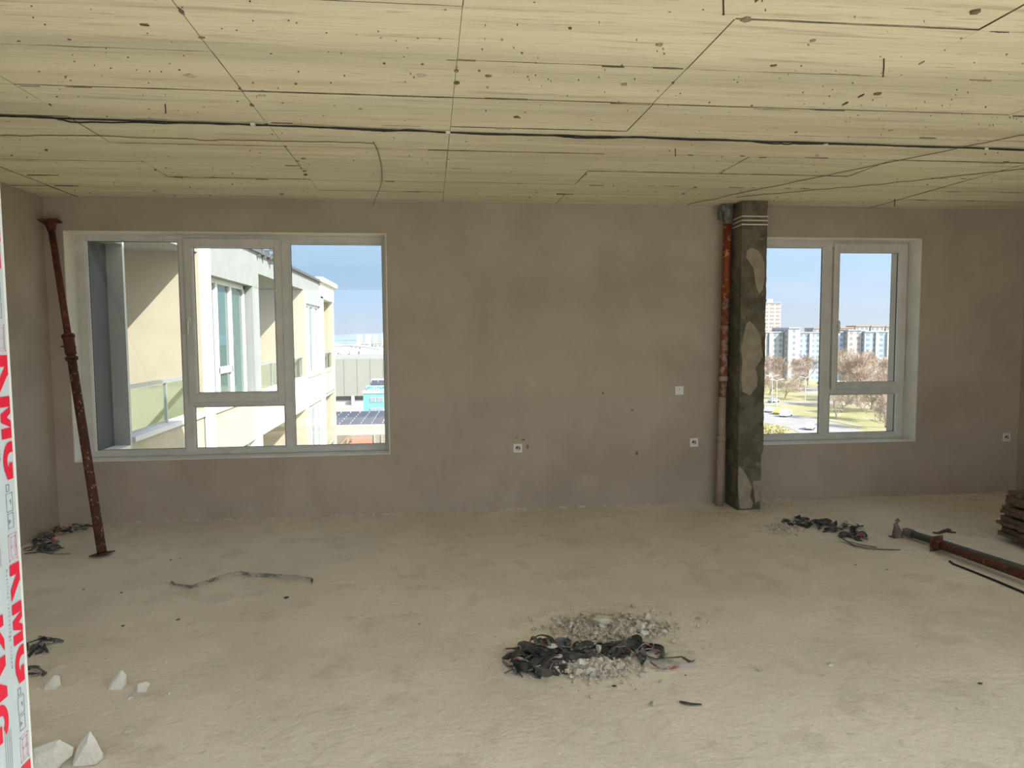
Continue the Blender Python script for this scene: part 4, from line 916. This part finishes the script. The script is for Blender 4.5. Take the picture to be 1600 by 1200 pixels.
# ------------------------------------------------------------ bare trees (a few kinds, shared meshes)
def tree_mesh(seed, h, levels, spread, upright):
    rr = random.Random(seed); tr = MB(); br = MB(); tips = []
    def seg(p, d, L, r, lv):
        n = 3; pts = [p]; dd = d.copy()
        for k in range(n):
            dd = (dd + Vector((rr.gauss(0, .12), rr.gauss(0, .12), rr.gauss(0, .08) + upright * .05))).normalized(); pts.append(pts[-1] + dd * L / n)
        r = max(r, .024)
        (tr if lv == 0 else br).tube(pts, [r, r * .85, r * .7, r * .55], 6 if lv == 0 else 3, cap=False)
        if lv >= levels: return
        kids = 3 if lv else 5
        if lv >= 2: kids = 3 + (rr.random() < .5)
        for c in range(kids):
            s = pts[rr.choice([2, 3, 3])] if lv else pts[rr.choice([1, 2, 3, 3])]
            az = rr.uniform(0, 2 * PI); a = rr.uniform(.35, .95) * spread
            ax = dd.cross(Vector((math.cos(az), math.sin(az), .1))).normalized(); nd = (Matrix.Rotation(a, 3, ax) @ dd); nd.z += upright * .12; nd.normalize()
            seg(s, nd, L * rr.uniform(.62, .85), r * .55, lv + 1)
    seg(Vector((0, 0, -.3)), Vector((0, 0, 1)), h * .30, h * .022, 0)
    for v in range(len(br.v)): pass
    def me(mb, nm, m):
        q = bpy.data.meshes.new(nm); q.from_pydata(mb.v, [], mb.f); q.materials.append(m); return q
    return me(tr, 'trunk', BARK), me(br, 'branches', TWIG)
KINDS = [tree_mesh(1, 9, 6, 1.0, .4), tree_mesh(2, 9, 6, 1.15, .1), tree_mesh(3, 11, 6, .75, 1.0), tree_mesh(4, 10, 6, .9, .6)]
rt = random.Random(6)
def tree(x, y, k, s, label, rz=None):
    r = empty('bare_tree', (x, y, G0), label, 'tree', 'leafless trees outside the right window'); r.scale = (s * 1.15, s * 1.15, s * 1.15); r.rotation_euler.z = rt.uniform(0, 6) if rz is None else rz
    for me, nm in zip(KINDS[k], ('trunk', 'branches')):
        o = bpy.data.objects.new(nm, me); COL.objects.link(o); o.parent = r
tl = [(1227, 622, 1, 1.15, 'wide leafless tree left of the mullion, in front of the flats'), (1203, 616, 1, 1.2, 'leafless tree at the column edge, above the parked cars'), (1250, 612, 0, 1.0, 'small leafless tree right of the wide one'),
      (1307, 655, 3, .95, 'leafless tree with dark trunk at the left of the lower right pane'), (1376, 658, 3, 1.25, 'forked leafless tree right of the green lawn'), (1392, 684, 2, 1.05, 'pale slanting leafless tree at the lower right corner'),
      (1384, 668, 2, 1.1, 'leafless tree just left of the slanting pale one'), (1360, 640, 0, 1.2, 'leafless tree behind the forked one'), (1340, 636, 3, 1.4, 'tall leafless tree in the middle of the right pane'), (1322, 634, 2, 1.5, 'tall upright leafless tree left of the middle one'),
      (1352, 628, 3, 1.45, 'tall leafless tree right of the middle one'), (1308, 622, 2, 1.4, 'upright leafless tree behind the sash edge'), (1372, 622, 2, 1.3, 'upright leafless tree under the blue flats'), (1388, 628, 0, 1.4, 'round leafless tree at the right edge of the pane'),
      (1215, 604, 2, 1.2, 'leafless tree at the foot of the grey flats'), (1238, 603, 2, 1.1, 'leafless tree at the foot of the white tower strip'), (1196, 606, 3, 1.3, 'leafless tree beside the column, near the flats'), (1262, 602, 3, 1.3, 'leafless tree before the haze-blue flats'),
      (1278, 606, 2, 1.2, 'upright dark leafless tree beside the mullion'), (1330, 612, 2, 1.5, 'leafless tree before the pinkish flats'), (1350, 610, 3, 1.5, 'leafless tree at the foot of the right flats'), (1400, 645, 3, 1.5, 'leafless tree mostly hidden by the window frame'),
      (1315, 645, 0, .9, 'small leafless tree at the lawn edge, left'), (1395, 700, 3, 1.0, 'low leafless tree at the very bottom right')]
for px, py, k, s, lab in tl:
    p = onz(px, py, G0); tree(p.x, p.y, k, s, lab)
BUSH = mat('yellow_bush', (0.42, 0.36, 0.16), 1, (0.28, 0.27, 0.10), 1.0)
rb_ = random.Random(3)
for (px, py, s, lab) in [(1212, 694, 3.2, 'yellow-green bushy tree at the bottom left of the right window'), (1256, 696, 1.8, 'low yellowish bush right of the larger bush'), (1190, 680, 2.2, 'yellowish bush half hidden by the column')]:
    p = onz(px, py, G0); r = empty('bush', (p.x, p.y, G0), lab, 'bush', 'bushes by the road')
    mb = MB()
    for k in range(700):
        v = Vector((rb_.gauss(0, 1), rb_.gauss(0, 1), rb_.gauss(0, 1))).normalized() * s * rb_.uniform(.6, 1.05); v.z = abs(v.z) * 1.2 + .3; a = v + p; q = Vector((rb_.uniform(-1, 1), rb_.uniform(-1, 1), rb_.uniform(-1, 1))) * .35; q2 = Vector((rb_.uniform(-1, 1), rb_.uniform(-1, 1), rb_.uniform(-1, 1))) * .35
        mb.poly([a, a + q, a + q2])
    mb.build('foliage', BUSH, r); MB().tube([p, p + Vector((0, 0, s))], .12, 6).build('stem', BARK, r)
for (px, py, h, lab) in [(1206, 630, 9, 'white street lamp by the column edge'), (1213, 640, 9, 'white street lamp with two arms near the cars'), (1258, 626, 8, 'white street lamp right of the wide tree')]:
    p = onz(px, py, G0); r = empty('street_lamp', tuple(p), lab, 'street lamp', 'street lamps along the road')
    MB().tube([p, p + Vector((0, 0, h))], [.14, .09], 6).build('pole', WHITER, r)
    for s in (-1, 1): MB().tube([p + Vector((0, 0, h)), p + Vector((1.5 * s, 0, h + .4))], .08, 5).box(-.4, .4, -.15, .15, -.08, .08, t=p + Vector((1.8 * s, 0, h + .4))).build('arm', WHITER, r)

# ------------------------------------------------------------ far flats
def block(name, x0, x1, y, dep, ztop, m, label, storeys, cols, winm=WINDK, roof=None, zb=G0, strips=None, yo=0, ww=.55):
    r = empty(name, ((x0 + x1) / 2, y, zb), label, 'building')
    MB().box(x0, x1, y, y + dep, zb, ztop).build('wall', m, r)
    wn = MB(); st = (ztop - zb) / storeys; cw = (x1 - x0) / cols
    for i in range(storeys):
        for j in range(cols):
            w_ = cw * ww * (1 if (i * 7 + j * 3) % 5 else .8); cx_ = x0 + cw * (j + .5); wn.box(cx_ - w_ / 2, cx_ + w_ / 2, y - .08, y + .05, zb + st * (i + .35), zb + st * (i + .82))
    for i in range(storeys):
        for j in range(max(1, int(dep / 4))):
            cy_ = y + 2 + j * 4; wn.box(x0 - .03, x0 + .05, cy_ - .7, cy_ + .7, zb + st * (i + .35), zb + st * (i + .82))
    o = wn.build('windows', winm, r); o['kind'] = 'stuff'
    MB().box(x0 + .02, x1 - .02, y - .4, y + dep + .4, ztop, ztop + .5).build('roof_edge', BWHITE if roof is None else roof, r)
    for (a, b) in (strips or []): MB().box(a, b, y - .9, y + .2, zb, ztop - .3).build('balcony_stack', BWHITE, r)
    return r
block('apartment_tower', 258, 272.5, 520, 16, 24.0, mat('tower_cream', (.46, .43, .38), .9), 'tall cream tower block rising beside the column', 16, 3, mat('tower_bands', (.28, .25, .23), .6), ww=.75)
MB().box(262, 267, 522, 530, 24.5, 27.2).build('lift_house', BWHITE, bpy.data.objects['apartment_tower'])
block('apartment_block', 140, 171.5, 322, 12, 1.3, BGREY, 'long pale grey apartment block left, behind bare trees', 9, 11, strips=[(146, 148), (156, 158), (164, 166)])
block('apartment_block', 172, 178, 318, 16, 3.2, BWHITE, 'narrow white stair tower between grey and blue flats', 9, 1, ww=.2)
block('apartment_block', 178.2, 193, 320, 12, 1.0, BHAZE, 'haze-blue apartment block left of the mullion', 9, 5, strips=[(183.5, 185)])
block('apartment_block', 193.2, 203, 322, 12, 1.2, BHAZE, 'haze-blue apartment block just right of the mullion', 9, 4)
block('apartment_block', 203.2, 210.5, 319, 12, 2.0, BPINK, 'pinkish apartment block between two blue ones', 9, 2, ww=.4)
block('apartment_block', 210.7, 232, 317, 12, 1.2, BHAZE, 'haze-blue apartment block farthest right with dark balconies', 9, 6, strips=[(216, 217.2), (222, 223.2)])
for i, (a, b, t) in enumerate([(185, 192, 3.4), (199, 206, 3.6), (207, 214, 4.6), (215, 222, 4.4), (223, 231, 4.2), (168, 175, 3.0)]):
    r = block('far_house', a * 1.25, b * 1.25, 400, 10, t, BWHITE, 'white rooftop block with orange roof peeping over the flats, %s from the left' % ['second', 'third', 'fourth', 'fifth', 'sixth', 'first'][i], 9, 3, roof=ROOFO)
# ------------------------------------------------------------ industrial area seen through the left window
hall = empty('warehouse', (-30, 245, G0), 'large windowless grey-green hall behind the turquoise house', 'building')
MB().box(-60, 6, 240, 300, -19.3, -6.6).build('upper_wall', HALLM, hall); MB().box(-60, 6, 242, 300, G0, -19.3).build('dark_opening', SHADEK, hall)
MB().box(-60, 6, 241.5, 242, G0, -20.9).build('lower_wall', mat('blue_grey_wall', (.42, .45, .47), .9), hall)
for x in (-34, -26.4, -19): MB().box(x - .5, x + .5, 239.6, 241, G0, -19.2).build('pillar', BWHITE, hall)
for k in range(15): MB().box(-60 + k * 4.4, -60 + k * 4.4 + .08, 239.9, 240, -19.3, -6.6).build('cladding_joint', mat('joint', (.20, .21, .185), .8) if k == 0 else bpy.data.materials['joint'], hall)
wh = empty('white_roofed_hall', (-30, 330, G0), 'bright white roofed sports hall above the grey hall', 'building')
MB().box(-75, 8, 305, 380, G0, -7.6).build('wall', BWHITE, wh)
MB().tube([(-60 + k * 3.4, 310, -7.6 + 4.6 * math.sin(PI * k / 14)) for k in range(15)], .5, 5).build('roof_truss', BWHITE, wh)
rf = MB()
for k in range(14):
    x0, x1 = -72 + k * 2.5, -72 + (k + 1) * 2.5; z0, z1 = [-7 + 4.8 * math.sin(PI * q / 14) for q in (k, k + 1)]; rf.quad((x0, 306, z0), (x1, 306, z1), (x1, 378, z1), (x0, 378, z0)); rf.quad((x0, 306, z0), (x0, 306, -7.6), (x1, 306, -7.6), (x1, 306, z1))
rf.build('curved_roof', BWHITE, wh)
for k in range(8): MB().box(-38 + k * 1.2, -37.7 + k * 1.2, 304.6, 305, -7.6, -4.0 - (k % 2) * .8).build('rail_post', METALG, wh)
MB().box(-34, 6, 304, 378, -7.6, -5.3).build('low_roof', BWHITE, wh); MB().box(-30, -29, 303.5, 304, -7.4, -5.0).build('ridge', BWHITE, wh)
th = empty('turquoise_house', (-13, 190, G0), 'turquoise two-storey house with blue rooftop sign in front of the grey hall', 'house')
MB().box(-17.8, -4, 185, 200, G0, -14.0).build('wall', TEAL, th)
MB().box(-18.0, -3.8, 184.8, 200.2, -14.0, -13.5).build('eaves', BWHITE, th)
MB().box(-16.4, -4, 192, 200, -13.5, -11.0).build('upper_storey', BWHITE, th)
for j in range(2):
    for k in range(2):
        f = MB().box(-16.1 + k * 1.9, -14.4 + k * 1.9, 184.86, 185.02, -16.4 - j * 2.9, -15.0 - j * 2.9).build('window', BWHITE, th)
        for q in range(2): MB().box(-15.98 + k * 1.9 + q * .78, -15.32 + k * 1.9 + q * .78, 184.8, 184.87, -16.25 - j * 2.9, -15.12 - j * 2.9).build('pane', WINDK, f)
sg = MB().box(-16.9, -8, 185.5, 185.7, -13.3, -12.0).build('sign_board', mat('sign_pale', (.42, .66, .74), .6), th)
rsg = random.Random(5); x = -16.7; lt = MB()
while x < -8.2:      # the lettering is too blurred to read: blue strokes of its size
    w_ = rsg.uniform(.35, .6); lt.box(x, x + .16, 185.4, 185.5, -13.1, -12.2); lt.box(x + .16, x + w_, 185.4, 185.5, -12.45 - rsg.choice([0, .3]), -12.2 - rsg.choice([0, .3])); x += w_ + .14
o = lt.build('sign_lettering', SIGNB, sg)
for k in range(5): MB().box(-16 + k * 1.9, -14.3 + k * 1.9, 186.5, 191, 0, .08, R=Matrix.Rotation(.35, 3, 'X'), t=(0, 0, -12.9)).build('solar_panel', SOLAR, th) if False else None
pnl = MB()
for k in range(6):
    x0 = -16 + k * 1.9; pnl.poly([(x0, 186.6, -12.2), (x0 + 1.7, 186.6, -12.2), (x0 + 1.7, 191.5, -10.9), (x0, 191.5, -10.9)]); pnl.poly([(x0, 186.6, -12.3), (x0, 191.5, -11.0), (x0 + 1.7, 191.5, -11.0), (x0 + 1.7, 186.6, -12.3)])
pnl.build('solar_panels', SOLAR, th)
# low building with the solar roof
sb = empty('solar_roof_building', (-14, 145, G0), 'low cream building covered with rows of dark solar panels', 'building')
ZR = -16.0
MB().box(-34, 4, 133.2, 158, G0, ZR - .25).build('body', mat('cream_wall', (.5, .47, .38), .9), sb)
MB().box(-34.2, 4.2, 133.0, 133.4, -17.8, ZR + .1).build('fascia', mat('cream_fascia', (.42, .40, .31), .9), sb)
MB().box(-34, 4, 132.7, 133.2, G0, -17.8).build('lower_front', mat('shopfront', (.20, .18, .15), .9), sb)
Rp = Matrix.Rotation(.10, 3, 'X')
pm = None
for j in range(6):
    for i in range(17):
        x0 = -32.5 + i * 2.1 + j * .0; y0 = 134.2 + j * 3.8
        if pm is None:
            o = MB().box(0, 1.86, 0, 2.9, 0, .08, R=Rp).build('solar_panel', [SOLAR], sb); pm = o.data; o.location = (0, 0, 0)
        else: o = bpy.data.objects.new('solar_panel', pm); COL.objects.link(o); o.parent = sb; o.matrix_parent_inverse = Matrix.Translation(-world_loc(sb))
        o.location = (x0, y0, ZR - .02)
for j in range(7): MB().box(-34, 4, 133.6 + j * 3.8, 134.1 + j * 3.8, ZR - .3, ZR + .05).build('roof_walkway', BWHITE, sb)
ld = empty('earth_pile', (-24.5, 200, G0), 'pile of ochre earth in front of the hall', 'pile'); 
rock(MB(), (-22.5, 206, G0 + .3), 6.0, random.Random(1), .62, n=3).build('mound', mat('ochre', (.50, .36, .16), 1, (.62, .52, .36), .5), ld)
MB().box(-15.2, -11.8, 131.6, 132.7, -19.3, -18.35).box(-15.6, -11.4, 131.4, 132.7, -19.45, -19.2).build('red_awning', mat('awning_red', (.62, .15, .09), .6), sb)
MB().tube([(-17.4, 132.3, -19.5), (-16.0, 132.3, -18.1)], .13, 5).tube([(-16.0, 132.3, -19.5), (-16.0, 132.3, -18.1)], .10, 5).build('orange_bracket', mat('orange_paint', (.55, .25, .11), .6), sb)
for k in range(8): MB().box(-11 + k * 1.4, -10.9 + k * 1.4, 132.4, 132.7, -20, -17.8).build('mullion', BWHITE, sb)
# far suburbs
TREEL = mat('far_trees', (.17, .19, .15), 1, (.25, .24, .19), .08)
tb = MB(); rtb = random.Random(8)
for k in range(260):
    x = rtb.uniform(-260, 40); y = rtb.uniform(1180, 1300); rock(tb, (x, y, G0 + 7), rtb.uniform(7, 11), rtb, 1.1, n=1)
for k in range(420):
    x = rtb.uniform(250, 620); y = rtb.uniform(640, 760); rock(tb, (x, y, G0 + 5), rtb.uniform(4, 8), rtb, 1.2, n=1)
o = tb.build('tree_belt', TREEL); tag(o, 'distant belt of dark trees below the horizon', 'trees', kind='stuff')
for k in range(14):
    x = -150 + k * 17 + rtb.uniform(-1, 1); h = rtb.uniform(-1, 6)
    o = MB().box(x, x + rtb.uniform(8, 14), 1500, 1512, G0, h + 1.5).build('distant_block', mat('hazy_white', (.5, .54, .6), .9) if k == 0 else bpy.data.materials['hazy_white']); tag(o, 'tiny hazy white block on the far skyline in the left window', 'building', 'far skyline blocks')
hl = MB()
for k in range(40):
    x = -700 + k * 60; hl.quad((x, 1900, G0), (x + 60, 1900, G0), (x + 60, 1900 + 200, 2 + 8 * noise.noise(Vector(((k + 1) * .4, 0, 0)))), (x, 2100, 2 + 8 * noise.noise(Vector((k * .4, 0, 0)))))
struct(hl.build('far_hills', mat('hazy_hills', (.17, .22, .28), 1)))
for k in range(9):
    x = -112 + k * 11 + rtb.uniform(-1, 1)
    o = block('suburb_house', x, x + 8.5, 700 + rtb.uniform(0, 20), 8, -8.5 + rtb.uniform(-1, 2.0), BWHITE, 'small pale house with reddish roof beyond the white hall, %s from the left' % ['first', 'second', 'third', 'fourth', 'fifth', 'sixth', 'seventh', 'eighth', 'ninth'][k], 3, 2, roof=ROOFO)
